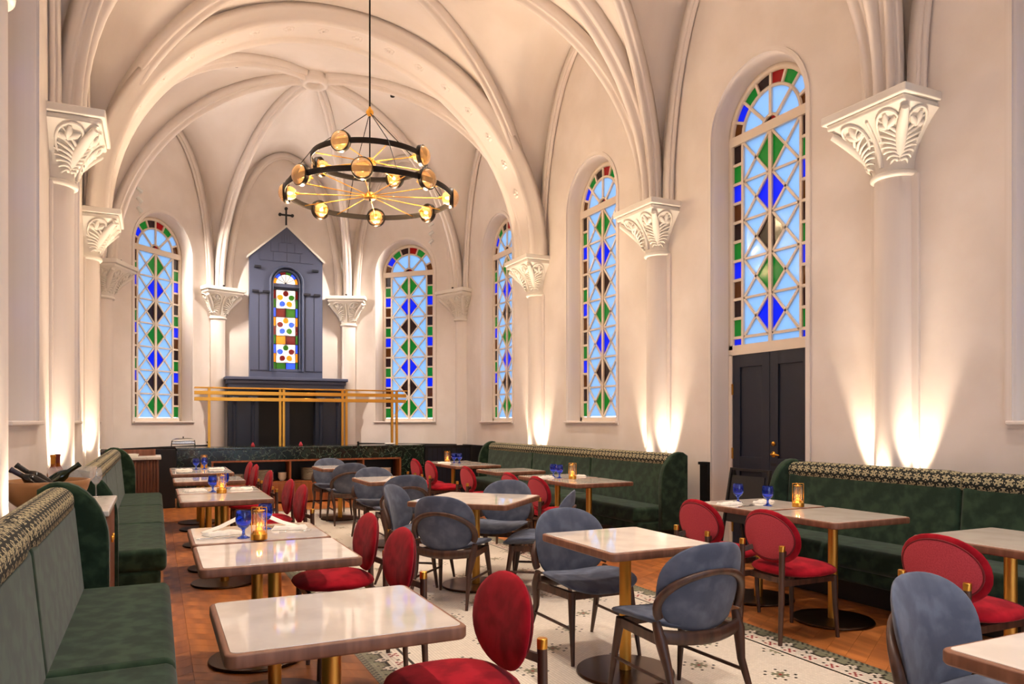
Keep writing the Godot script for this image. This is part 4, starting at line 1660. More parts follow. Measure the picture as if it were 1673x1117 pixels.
	var strip := ["lit_red", "lit_green", "lit_blue", "lit_orange", "lit_red", "lit_green", "lit_blue", "lit_orange", "lit_green"]
	for k in 3:
		var cy := y - 0.185
		sq.call(-0.185, y - 0.37, 0.37, 0.37, "lit_white")
		for j in 5:
			var a := PI / 2 - TAU * j / 5
			disc.call(Vector2(0, cy) + Vector2.from_angle(a) * 0.115, 0.056, petals[k][j])
		sq.call(-0.183, y - 0.545, 0.176, 0.165, pairs[k][0])
		sq.call(0.007, y - 0.545, 0.176, 0.165, pairs[k][1])
		for s in [-1.0, 1.0]:
			for j in 3:
				sq.call(-0.232 if s < 0 else 0.194, y - 0.18 * (j + 1) + 0.006, 0.038, 0.168, strip[(k * 3 + j) % 9])
		y -= 0.548
	# half round head: white fan with a coloured rim
	for k in 6:
		var a0 := PI - PI * k / 6.0
		var l := PackedVector2Array([Vector2(0, 4.18)])
		for j in 5:
			l.append(Vector2(0, 4.18) + Vector2.from_angle(a0 - PI / 6 * j / 4.0) * 0.185)
		var p := MB.new()
		p.prism(l, 0.006, Transform3D(Basis.IDENTITY, Vector3(0, 0, 0.028)))
		part("pane", p, M.lit_white, wn)
		var r := PackedVector2Array()
		for j in 5:
			r.append(Vector2(0, 4.18) + Vector2.from_angle(a0 - PI / 6 * j / 4.0) * 0.188)
		for j in 5:
			r.append(Vector2(0, 4.18) + Vector2.from_angle(a0 - PI / 6 * (1.0 - j / 4.0)) * 0.235)
		var q := MB.new()
		q.prism(r, 0.006, Transform3D(Basis.IDENTITY, Vector3(0, 0, 0.028)))
		part("pane", q, M[["lit_orange", "lit_blue", "lit_red", "lit_green", "lit_blue", "lit_orange"][k]], wn)
	# lower stage: heavy lintel on panelled legs with dark openings between
	var ln := MB.new()
	ln.rbox(Vector3(0, 2.235, 0.22), Vector3(2.36, 0.06, 0.40), 0.012)
	ln.rbox(Vector3(0, 2.17, 0.20), Vector3(2.30, 0.08, 0.34), 0.02)
	ln.rbox(Vector3(0, 2.08, 0.18), Vector3(2.24, 0.12, 0.30), 0.01)
	part("lintel", ln, M.navy, o)
	for q in [[-0.83, 0.56], [0.83, 0.56], [-0.02, 0.12]]:
		var lg := MB.new()
		lg.box(Vector3(q[0], 1.01, 0.15), Vector3(q[1], 2.02, 0.24))
		part("pier", lg, M.door_navy, o)
		if q[1] > 0.3:
			for s in [-1.0, 1.0]:
				var ps := MB.new()
				ps.tube([Vector3(q[0] + s * 0.17, 0.0, 0.285), Vector3(q[0] + s * 0.17, 1.75, 0.285)], 0.035, 12)
				ps.lathe([Vector2(0.036, 1.72), Vector2(0.05, 1.78), Vector2(0.08, 1.84), Vector2(0.085, 1.88), Vector2(0.001, 1.88)], 14, Transform3D(Basis.IDENTITY, Vector3(q[0] + s * 0.17, 0, 0.285)))
				part("colonnette", ps, M.door_navy, o)
	var vd := MB.new()
	vd.box(Vector3(0, 1.01, 0.03), Vector3(1.3, 2.02, 0.02))
	part("opening", vd, M.void_black, o)
	var cr := MB.new()
	cr.rbox(Vector3(0, 5.51, 0.09), Vector3(0.035, 0.36, 0.03), 0.006)
	cr.rbox(Vector3(0, 5.56, 0.09), Vector3(0.24, 0.035, 0.03), 0.006)
	for q in [Vector3(-0.12, 5.56, 0.09), Vector3(0.12, 5.56, 0.09), Vector3(0, 5.69, 0.09)]:
		cr.lathe([Vector2(0.001, -0.02), Vector2(0.032, -0.02), Vector2(0.032, 0.02), Vector2(0.001, 0.02)], 12, Transform3D(Basis(Vector3.RIGHT, PI / 2), q))
	part("cross", cr, M.black_paint, o)

func window_bars() -> MB:
	var m := MB.new()
	for x in [-0.238, -0.19, 0.19, 0.238]:
		m.box(Vector3(x, 3.23, 0.034), Vector3(0.010, 1.66, 0.02))
	for k in 3:
		var y := 4.05 - k * 0.548
		m.box(Vector3(0, y + 0.002, 0.034), Vector3(0.48, 0.010, 0.02))
		m.box(Vector3(0, y - 0.374, 0.034), Vector3(0.38, 0.010, 0.02))
		m.box(Vector3(0, y - 0.46, 0.034), Vector3(0.012, 0.17, 0.02))
		var lp := []
		for j in 32:
			lp.append(Vector3(cos(TAU * j / 32) * 0.176, y - 0.185 + sin(TAU * j / 32) * 0.176, 0.036))
		m.tube(lp, 0.004, 6, true)
	m.box(Vector3(0, 2.40, 0.034), Vector3(0.48, 0.012, 0.02))
	for k in 5:
		var a := PI * (k + 1) / 6.0
		m.bar(Vector3(0, 4.18, 0.034), Vector3(cos(a) * 0.24, 4.18 + sin(a) * 0.24, 0.034), 0.008, 0.016, Vector3(0, 0, 1))
	return m

func make_counter() -> void:
	var o := thing("buffet_counter", "green marble buffet counter with open wooden shelves in front of the altar", "counter", P(2.40, 13.2))
	# local z towards the nave
	var mb := MB.new()
	mb.rbox(Vector3(0, 0.945, -0.36), Vector3(4.20, 0.04, 0.76), 0.008)
	part("worktop", mb, M.marble_green, o)
	var ap := MB.new()
	ap.box(Vector3(0, 0.835, -0.01), Vector3(4.18, 0.18, 0.03))
	part("apron", ap, M.marble_green, o)
	for q in [[-1.83, 0.52], [1.865, 0.45]]:
		var e := MB.new()
		e.box(Vector3(q[0], 0.375, -0.03), Vector3(q[1], 0.74, 0.05))
		part("end_panel", e, M.marble_green, o)
	var bk := MB.new()
	bk.box(Vector3(0.03, 0.42, -0.45), Vector3(3.2, 0.80, 0.02))
	part("back_panel", bk, M.black_paint, o)
	var fr := MB.new()
	fr.box(Vector3(0.03, 0.73, -0.2), Vector3(3.22, 0.03, 0.42))
	fr.box(Vector3(0.03, 0.36, -0.2), Vector3(3.22, 0.03, 0.44))
	for x in [-1.56, -0.32, 0.95, 1.63]:
		fr.box(Vector3(x, 0.545, -0.2), Vector3(0.03, 0.36, 0.44))
	part("shelf_frame", fr, M.cabinet_wood, o)
	for k in 5:
		var x := -1.26 + k * 0.645
		var d := MB.new()
		d.rbox(Vector3(x, 0.185, 0.01), Vector3(0.635, 0.31, 0.024), 0.004)
		var dd := part("door", d, M.cabinet_wood, o)
		var kn := MB.new()
		kn.lathe([Vector2(0.001, 0), Vector2(0.016, 0), Vector2(0.019, 0.01), Vector2(0.001, 0.016)], 12, Transform3D(Basis(Vector3.RIGHT, PI / 2), Vector3(x + 0.22, 0.27, 0.022)))
		part("knob", kn, M.brass, dd)
	var base := MB.new()
	base.box(Vector3(0.03, 0.19, -0.22), Vector3(3.2, 0.34, 0.42))
	part("cabinet_body", base, M.cabinet_wood, o)
	var cb := MB.new()
	for s in [-1.0, 1.0]:
		cb.box(Vector3(s * 2.06, 0.46, -0.38), Vector3(0.04, 0.92, 0.70))
	part("side_panel", cb, M.black_paint, o)
	# crockery on the shelf
	var stack := func(x: float, z: float, n: int, r: float, bowl: bool, where: String):
		for k in n:
			var y := 0.376 + k * (0.034 if bowl else 0.021)
			var at := P(2.40 + x, 13.2 - z, y)
			var nth: String = ["bottom", "second", "third", "fourth", "fifth", "sixth", "seventh", "eighth", "ninth", "tenth"][k] if k < n - 1 else "topmost"
			if bowl:
				var t := thing("bowl", nth + " cream china bowl of the stack " + where, "bowl", at, 0.0, "bowls on the counter shelf " + where)
				var m := MB.new()
				m.lathe([Vector2(0.001, 0), Vector2(r * 0.5, 0), Vector2(r * 0.8, 0.03), Vector2(r, 0.075), Vector2(r * 0.94, 0.075), Vector2(r * 0.74, 0.034), Vector2(0.001, 0.012)], 20)
				part("bowl_body", m, M.china, t)
			else:
				var t := thing("plate", nth + " cream china plate of the stack " + where, "plate", at, 0.0, "plates on the counter shelf " + where)
				var m := MB.new()
				m.lathe([Vector2(0.001, 0), Vector2(r * 0.65, 0), Vector2(r, 0.018), Vector2(r, 0.0205), Vector2(r * 0.64, 0.006), Vector2(0.001, 0.006)], 24)
				part("plate_body", m, M.china, t)
	stack.call(-0.74, -0.17, 9, 0.17, false, "left of the shelf divider")
	stack.call(-0.43, -0.14, 3, 0.075, true, "left of the shelf divider")
	stack.call(0.06, -0.17, 10, 0.17, false, "in the middle bay")
	stack.call(0.40, -0.14, 4, 0.10, true, "in the middle bay")
	stack.call(1.40, -0.14, 4, 0.10, true, "in the right bay")
	stack.call(-1.20, -0.15, 6, 0.16, false, "in the far left bay")
	# brass gantry
	var g := thing("brass_gantry", "brass rail gantry standing on the green marble counter", "gantry", P(2.41, 13.55, 0.966))
	for q in [[1.0, 0.016, 0.12], [0.915, 0.058, 0.04], [0.81, 0.058, 0.04]]:
		for z in [-q[2], q[2]]:
			var rl := MB.new()
			rl.rbox(Vector3(0, q[0], z), Vector3(3.66, q[1], 0.016), 0.003)
			part("rail", rl, M.brass, g)
	for x in [-1.60, -0.445, -0.385, 0.645, 0.715, 1.57, 1.66]:
		var ps := MB.new()
		ps.rbox(Vector3(x, 0.50, 0.0), Vector3(0.042, 1.0, 0.042), 0.004)
		part("post", ps, M.brass, g)
	for x in [-1.0, -0.1, 0.2, 1.1]:
		var ht := MB.new()
		ht.box(Vector3(x, 0.79, 0.0), Vector3(0.012, 0.035, 0.012))
		part("hook", ht, M.bronze_dark, g)
	# things standing on the worktop
	var ch := thing("chafing_dish", "silver chafing dish with a domed lid behind the counter's left end", "chafing dish", P(0.42, 13.85, 0.966))
	var pan := MB.new()
	pan.rbox(Vector3(0, 0.07, 0), Vector3(0.36, 0.05, 0.26), 0.012)
	part("pan", pan, M.steel, ch)
	var lid := MB.new()
	loft(lid, 0.18, 0.13, 0.03, [[0.0, 0.096], [0.0, 0.11], [0.01, 0.125], [0.06, 0.145], [0.11, 0.15]])
	part("lid", lid, M.steel, ch)
	var hd := MB.new()
	hd.tube([Vector3(0, 0.148, 0), Vector3(0, 0.175, 0)], [0.006, 0.011], 8)
	part("knob", hd, M.bronze_dark, ch)
	for sx in [-1.0, 1.0]:
		for sz in [-1.0, 1.0]:
			var lg := MB.new()
			lg.tube([Vector3(sx * 0.185, 0, sz * 0.13), Vector3(sx * 0.175, 0.11, sz * 0.12)], 0.006, 6)
			part("leg", lg, M.bronze_dark, ch)
	for q in [[1.48, "left of the second gantry post"], [2.27, "right of the middle gantry posts"]]:
		var t := thing("votive_lamp", "tiny pink votive lamp on the counter " + q[1], "votive lamp", P(q[0], 13.28, 0.966), 0.0, "votive lamps on the counter")
		var m := MB.new()
		m.lathe([Vector2(0.001, 0), Vector2(0.03, 0), Vector2(0.034, 0.03), Vector2(0.022, 0.05), Vector2(0.012, 0.075), Vector2(0.001, 0.078)], 14)
		part("shade", m, M.fabric_pink, t)
	var wp := thing("serving_plate", "white oval plate on the counter's right end", "plate", P(3.87, 13.3, 0.966))
	var pm := MB.new()
	pm.lathe([Vector2(0.001, 0), Vector2(0.06, 0), Vector2(0.105, 0.02), Vector2(0.09, 0.034), Vector2(0.001, 0.042)], 24)
	part("plate_body", pm, M.paper, wp)
	var pk := thing("pepper_mill", "short dark pepper mill on the counter left of the white plate", "mill", P(3.28, 13.3, 0.966))
	var pq := MB.new()
	pq.lathe([Vector2(0.001, 0), Vector2(0.022, 0), Vector2(0.015, 0.03), Vector2(0.021, 0.055), Vector2(0.012, 0.07), Vector2(0.001, 0.074)], 14)
	part("mill_body", pq, M.bronze_dark, pk)
	var la := thing("ladle", "dark ladle standing up beside the chafing dish", "ladle", P(0.80, 13.6, 0.966))
	var lm := MB.new()
	lm.tube([Vector3(0, 0.0, 0), Vector3(0.005, 0.05, 0), Vector3(-0.02, 0.09, 0)], [0.016, 0.008, 0.012], 8)
	part("ladle_body", lm, M.bronze_dark, la)

func make_left_cabinet() -> void:
	var xl := MID - WALL
	var o := thing("serving_cabinet", "wooden serving cabinet with marble top between the two left banquettes", "cabinet", P(xl, 5.46))
	var b := MB.new()
	b.box(Vector3(0.29, 0.42, 0), Vector3(0.46, 0.84, 0.98))
	part("body", b, M.stand_wood, o)
	var t := MB.new()
	t.rbox(Vector3(0.30, 0.86, 0), Vector3(0.50, 0.035, 1.02), 0.008)
	part("marble_top", t, M.marble_pale, o)
	for s in [-1.0, 1.0]:
		var d := MB.new()
		d.rbox(Vector3(0.525, 0.44, s * 0.245), Vector3(0.018, 0.74, 0.475), 0.004)
		var dd := part("door", d, M.stand_wood, o)
		var h := MB.new()
		h.lathe([Vector2(0.014, -0.006), Vector2(0.022, -0.006), Vector2(0.022, 0.006), Vector2(0.014, 0.006)], 16, Transform3D(Basis(Vector3(0, 0, 1), PI / 2), Vector3(0.546, 0.65, s * 0.06)), true)
		part("ring_handle", h, M.brass, dd)
	var at := 0.8775
	# big wooden bowl
	var wb := thing("wooden_bowl", "large round wooden bowl holding wine bottles on the serving cabinet", "bowl", P(-0.585, 5.16, at))
	var m := MB.new()
	var pr := []
	for k in 11:
		var a := k / 10.0 * PI * 0.46
		pr.append(Vector2(maxf(0.06 + sin(a) * 0.17, 0.001) if k else 0.001, (1.0 - cos(a)) * 0.20))
	for k in 11:
		var a := (1.0 - k / 10.0) * PI * 0.46
		pr.append(Vector2(maxf(0.05 + sin(a) * 0.168, 0.001) if k < 10 else 0.001, 0.012 + (1.0 - cos(a)) * 0.188))
	m.lathe(pr, 40)
	part("bowl_body", m, mat("bowl_tan", Color(0.70, 0.50, 0.32), 0.35), wb)
	# bottles leaning in the bowl
	var bm := MB.new()
	bm.lathe([Vector2(0.001, 0), Vector2(0.034, 0), Vector2(0.037, 0.006), Vector2(0.037, 0.17), Vector2(0.030, 0.20), Vector2(0.015, 0.225), Vector2(0.013, 0.28), Vector2(0.0155, 0.285), Vector2(0.0155, 0.298), Vector2(0.001, 0.298)], 18)
	var fo := MB.new()
	fo.lathe([Vector2(0.0145, 0.235), Vector2(0.0148, 0.282), Vector2(0.017, 0.286), Vector2(0.017, 0.300), Vector2(0.001, 0.301)], 16)
	var bb := bm.mesh()
	var ff := fo.mesh()
	var bottle := func(at2: Vector3, lean: Vector3, glass: String, foil: String, label: String):
		var y := lean.normalized()
		var x := y.cross(Vector3(0.3, 0.1, 1)).normalized()
		var t2 := thing("wine_bottle", label, "bottle", at2, 0.0, "wine bottles in the bowls")
		t2.basis = Basis(x, y, x.cross(y))
		part("bottle_body", bb, M[glass], t2)
		part("foil", ff, M[foil], t2)
	mat("bottle_green", Color(0.05, 0.12, 0.05), 0.1)
	mat("bottle_dark", Color(0.02, 0.02, 0.025), 0.1)
	mat("bottle_amber", Color(0.52, 0.25, 0.03), 0.12)
	mat("foil_gold", Color(0.72, 0.47, 0.14), 0.35, 0.7)
	mat("foil_rust", Color(0.42, 0.13, 0.04), 0.4, 0.3)
	mat("foil_purple", Color(0.13, 0.10, 0.20), 0.4, 0.2)
	bottle.call(P(-0.50, 5.08, at + 0.085), Vector3(-0.80, 0.52, 0.0), "bottle_dark", "foil_purple", "dark wine bottle with purple foil lying leftmost in the wooden bowl")
	bottle.call(P(-0.50, 5.165, at + 0.085), Vector3(-0.80, 0.62, -0.05), "bottle_dark", "black_paint", "dark wine bottle with black foil leaning in the wooden bowl")
	bottle.call(P(-0.66, 5.245, at + 0.085), Vector3(0.75, 0.55, -0.05), "bottle_green", "bottle_green", "green wine bottle tilted right in the wooden bowl")
	# glass ice bowl with more bottles, and a wine glass
	var gb := thing("ice_bowl", "clear footed glass ice bowl behind the wooden bowl on the cabinet", "bowl", P(-0.49, 5.60, at))
	var gm := MB.new()
	gm.lathe([Vector2(0.001, 0), Vector2(0.07, 0), Vector2(0.07, 0.006), Vector2(0.012, 0.016), Vector2(0.012, 0.085), Vector2(0.09, 0.11), Vector2(0.13, 0.16), Vector2(0.142, 0.225), Vector2(0.138, 0.225), Vector2(0.126, 0.162), Vector2(0.088, 0.116), Vector2(0.001, 0.10)], 28)
	part("bowl_body", gm, M.glass_clear, gb)
	bottle.call(P(-0.615, 5.78, at), Vector3(0.0, 1, 0.0), "bottle_amber", "foil_gold", "upright wine bottle with gold foil behind the ice bowl")
	bottle.call(P(-0.60, 5.90, at), Vector3(0, 1, 0.0), "bottle_amber", "foil_rust", "upright wine bottle with rust brown foil behind the ice bowl")
	var wg := thing("wine_glass", "clear stemmed wine glass on the corner of the serving cabinet", "wine glass", P(-0.37, 5.85, at))
	var wm := MB.new()
	wm.lathe([Vector2(0.0005, 0), Vector2(0.034, 0), Vector2(0.035, 0.003), Vector2(0.005, 0.010), Vector2(0.0042, 0.085), Vector2(0.020, 0.10), Vector2(0.038, 0.13), Vector2(0.039, 0.16), Vector2(0.030, 0.205), Vector2(0.0288, 0.205), Vector2(0.0378, 0.16), Vector2(0.0368, 0.131), Vector2(0.0185, 0.103), Vector2(0.0005, 0.094)], 24)
	part("glass_body", wm, M.glass_clear, wg)
	# host stand beyond the second banquette
	var h := thing("host_stand", "fluted wooden host stand with pale marble top beside the dark wainscot", "stand", P(-0.24, 11.95))
	var hm := MB.new()
	hm.box(Vector3(0, 0.43, 0), Vector3(0.56, 0.86, 0.60))
	part("body", hm, M.stand_wood, h)
	for k in 14:
		var fl := MB.new()
		fl.tube([Vector3(-0.26 + k * 0.04, 0.02, 0.302), Vector3(-0.26 + k * 0.04, 0.85, 0.302)], 0.016, 8)
		part("flute", fl, M.stand_wood, h)
	var ht := MB.new()
	ht.rbox(Vector3(0, 0.882, 0.01), Vector3(0.62, 0.045, 0.68), 0.01)
	part("marble_top", ht, M.marble_pale, h)
	var tr := thing("curved_tray", "brown curved wooden screen standing on the host stand", "tray", P(-0.25, 12.0, 0.905))
	var rows := []
	for q in [Vector2(0.0, 0.0), Vector2(0.0, 0.09), Vector2(0.015, 0.09), Vector2(0.015, 0.0)]:
		var row := []
		for k in 17:
			var a := PI * (0.08 + 0.84 * k / 16.0)
			row.append(Vector3(cos(a) * (0.24 + q.x), q.y, sin(a) * (0.12 + q.x) - 0.1))
		rows.append(row)
	var tm := MB.new()
	tm.grid(rows, false, true, false)
	part("curved_wall", tm, M.stand_wood, tr)
	for k in 3:
		var nk := thing("napkin", ["bottom", "middle", "topmost"][k] + " white napkin of the stack on the host stand", "napkin", P(-0.33, 11.72, 0.906 + k * 0.013), 0.2 * k, "napkins on the host stand")
		var nm := MB.new()
		nm.rbox(Vector3(0, 0.006, 0), Vector3(0.20, 0.012, 0.14), 0.004)
		part("cloth", nm, M.linen, nk)

func make_wainscot() -> void:
	var o := structure("trim_1")
	var half := 1.30
	var runs := [[P(MID + WALL, 11.95), P(MID + WALL, 13.7)], [P(MID + WALL - 0.12, 13.86), P(MID + half + 0.2, 15.55)], [P(MID - WALL + 0.12, 13.86), P(MID - half - 0.2, 15.55)], [P(MID - WALL, 12.3), P(MID - WALL, 13.7)], [P(4.52, 13.3), P(MID + WALL - 0.1, 13.3)], [P(0.28, 13.3), P(MID - WALL + 0.1, 13.3)], [P(MID + WALL, 6.50), P(MID + WALL, 6.62)]]
	for r in runs:
		var d: Vector3 = r[1] - r[0]
		var len := d.length()
		d = d.normalized()
		var side := d.cross(Vector3.UP).normalized()
		var mid: Vector3 = (r[0] + r[1]) / 2.0
		var inw := side if side.dot(P(MID, 10.0) - mid) > 0 else -side
		var b := Basis(d, Vector3.UP, inw)
		if d.cross(Vector3.UP).dot(inw) < 0:
			b = Basis(-d, Vector3.UP, inw)
		var m := MB.new()
		m.box(mid + inw * 0.035 + Vector3(0, 0.46, 0), Vector3(len, 0.92, 0.05), b)
		part("panel_board", m, M.black_paint, o)
		var c := MB.new()
		c.box(mid + inw * 0.045 + Vector3(0, 0.935, 0), Vector3(len, 0.03, 0.08), b)
		part("cap_rail", c, M.black_paint, o)
	for k in 9:
		var m := MB.new()
		m.rbox(P(4.62 + 0.095 * k, 13.245, 0.46), Vector3(0.085, 0.88, 0.012), 0.003)
		part("panel_board", m, M.door_navy, o)

func make_tray_stand() -> void:
	var o := thing("tray_stand", "black folding tray stand leaning open in front of the navy door", "tray stand", P(5.30, 5.62))
	var legs := MB.new()
	for z in [-0.26, 0.26]:
		var m := MB.new()
		m.bar(Vector3(-0.20, 0.0, z), Vector3(-0.02, 0.93, z), 0.03, 0.022, Vector3(0, 0, 1))
		part("leg", m, M.black_paint, o)
		var q := MB.new()
		q.bar(Vector3(0.16, 0.0, z * 0.92), Vector3(-0.02, 0.93, z * 0.92), 0.03, 0.022, Vector3(0, 0, 1))
		part("leg", q, M.black_paint, o)
	for y in [0.18, 0.92]:
		var m := MB.new()
		var x: float = -0.20 + y / 0.93 * 0.18
		m.bar(Vector3(x, y, -0.27), Vector3(x, y, 0.27), 0.028, 0.022, Vector3.UP)
		part("crossbar", m, M.black_paint, o)
	var pan := MB.new()
	pan.bar(Vector3(-0.128, 0.40, 0), Vector3(-0.045, 0.86, 0), 0.012, 0.44, Vector3(0, 0, 1))
	part("panel", pan, M.black_paint, o)

# ---------------------------------------------------------------- the scene

func track_light(at: Vector3, aim: Vector3, energy: float, cone: float, label: String, group: String, c: Color) -> void:
	var o := thing("spotlight", label, "spotlight", at, 0.0, group)
	var d := aim.normalized()
	var s := d.cross(Vector3.UP).normalized()
	var b := Basis(s, d, s.cross(d))
	var can := MB.new()
	can.lathe([Vector2(0.001, -0.06), Vector2(0.022, -0.06), Vector2(0.03, -0.05), Vector2(0.03, 0.05), Vector2(0.026, 0.05), Vector2(0.026, 0.038), Vector2(0.001, 0.038)], 16)
	part("can", can, M.lamp_white, o, Vector3.ZERO, b)
	var len := MB.new()
	len.lathe([Vector2(0.001, 0.039), Vector2(0.025, 0.039), Vector2(0.025, 0.043), Vector2(0.001, 0.043)], 16)
	part("lens", len, M.lamp_lens, o, Vector3.ZERO, b)
	var arm := MB.new()
	arm.tube([Vector3(0, -0.005, 0), Vector3(0, -0.09, 0)], 0.007, 6)
	part("bracket", arm, M.lamp_white, o)
	spot(o, d * 0.075, d, energy, cone, c, 0.03, 0.8)

func downlight(at: Vector3, energy: float, label: String) -> void:
	var o := thing("downlight", label, "downlight", at, 0.0, "pinhole downlights in the vault")
	var can := MB.new()
	can.lathe([Vector2(0.024, -0.012), Vector2(0.036, -0.012), Vector2(0.038, -0.006), Vector2(0.038, 0.09), Vector2(0.024, 0.09)], 18, Transform3D.IDENTITY, true)
	part("housing", can, M.bronze_dark, o)
	var len := MB.new()
	len.lathe([Vector2(0.001, 0.02), Vector2(0.0235, 0.02), Vector2(0.0235, 0.024), Vector2(0.001, 0.024)], 16)
	part("lens", len, M.lamp_lens, o)
	spot(o, Vector3(0, -0.02, 0), Vector3.DOWN, energy, 38.0, NEUTRAL, 0.05, 0.9)

func build_columns() -> void:
	var nth := ["hindmost", "nearest visible", "second visible", "third visible"]
	for k in range(1, 6):
		for s in [-1.0, 1.0]:
			var side := "left" if s < 0 else "right"
			var u: float = COLS[k]
			if k < 5:
				make_column(P(MID + s * WALL, u), -s * PI / 2, "plaster half column with leafy capital on the %s wall, %s" % [side, ["behind the camera", "nearest in view", "second in view", "under the rosette arch"][k - 1]])
			else:
				var dir := P(MID, 12.56) - P(MID + s * WALL, u)
				make_column(P(MID + s * WALL, u), atan2(dir.x, dir.z), "plaster half column with leafy capital at the %s corner of the apse" % side)
			var x: float = MID + s * WALL
			if k in [2, 3, 4]:
				for q in [[0.10, -0.25], [0.188, 0.0], [0.10, 0.25]]:
					uplight(P(x - s * q[0], u + q[1], 0.72), Vector3(s * 0.03 if q[1] == 0.0 else 0.0, 1, 0.03 * q[1]), 4.6 if q[1] == 0.0 else 5.4, 22.0, "small uplight %s the %s column on the %s wall" % ["in front of" if q[1] == 0.0 else "on the near side of" if q[1] < 0 else "on the far side of", nth[k - 1], side], "uplights at the column feet", WARM)
			# floods on the abacus wash the vault
			if k < 5:
				uplight(P(x - s * 0.27, u, 3.981), Vector3(-s * 1.0, 0.85, 0), 3.3, 52.0, "small flood lamp on top of the %s capital on the %s wall" % [nth[k - 1], side], "flood lamps on the capitals", AMBER)
	# pinhole downlights in the crown of each bay light the tables and the floor
	for k in 5:
		for s in [-1.0, 1.0]:
			var u: float = (COLS[k] + COLS[k + 1]) / 2.0 if k < 4 else 12.3
			downlight(P(MID + s * 1.25, u, SPRING + 3.085 if k < 4 else SPRING + 2.93), DOWN if k < 4 else DOWN * 1.1, "pinhole downlight in the %s half of the %s" % ["left" if s < 0 else "right", ["hindmost vault bay", "vault bay over the camera", "nearest visible vault bay", "vault bay with the chandelier", "apse vault"][k]])
	for s in [-1.0, 1.0]:
		var side := "left" if s < 0 else "right"
		var p := P(MID + s * 1.30, 15.70)
		var dir := P(MID, 12.56) - p
		make_column(p, atan2(dir.x, dir.z), "plaster half column with leafy capital just %s of the altar screen" % side)
		for q in [[p, dir, "inner"], [P(MID + s * WALL, COLS[5]), P(MID, 12.56) - P(MID + s * WALL, COLS[5]), "outer"]]:
			var inw: Vector3 = (q[1] * Vector3(1, 0, 1)).normalized()
			uplight(q[0] + inw * 0.30 + Vector3(0, 3.981, 0), inw + Vector3(0, 0.9, 0), 2.2, 52.0, "small flood lamp on top of the %s apse capital on the %s" % [q[2], side], "flood lamps on the apse capitals", NEUTRAL)
		# three small spotlights on the apse wall
		for k in 3:
			var at := P(MID + s * 2.62, 14.25, 5.35 - k * 0.17)
			track_light(at, Vector3(-s * 2.4, -1.6 - 0.5 * k, -1.1), 7.5, 30.0, "%s of three small white spotlights in a row on the %s apse wall" % [["top", "middle", "bottom"][k], side], "spotlights on the %s apse wall" % side, NEUTRAL)

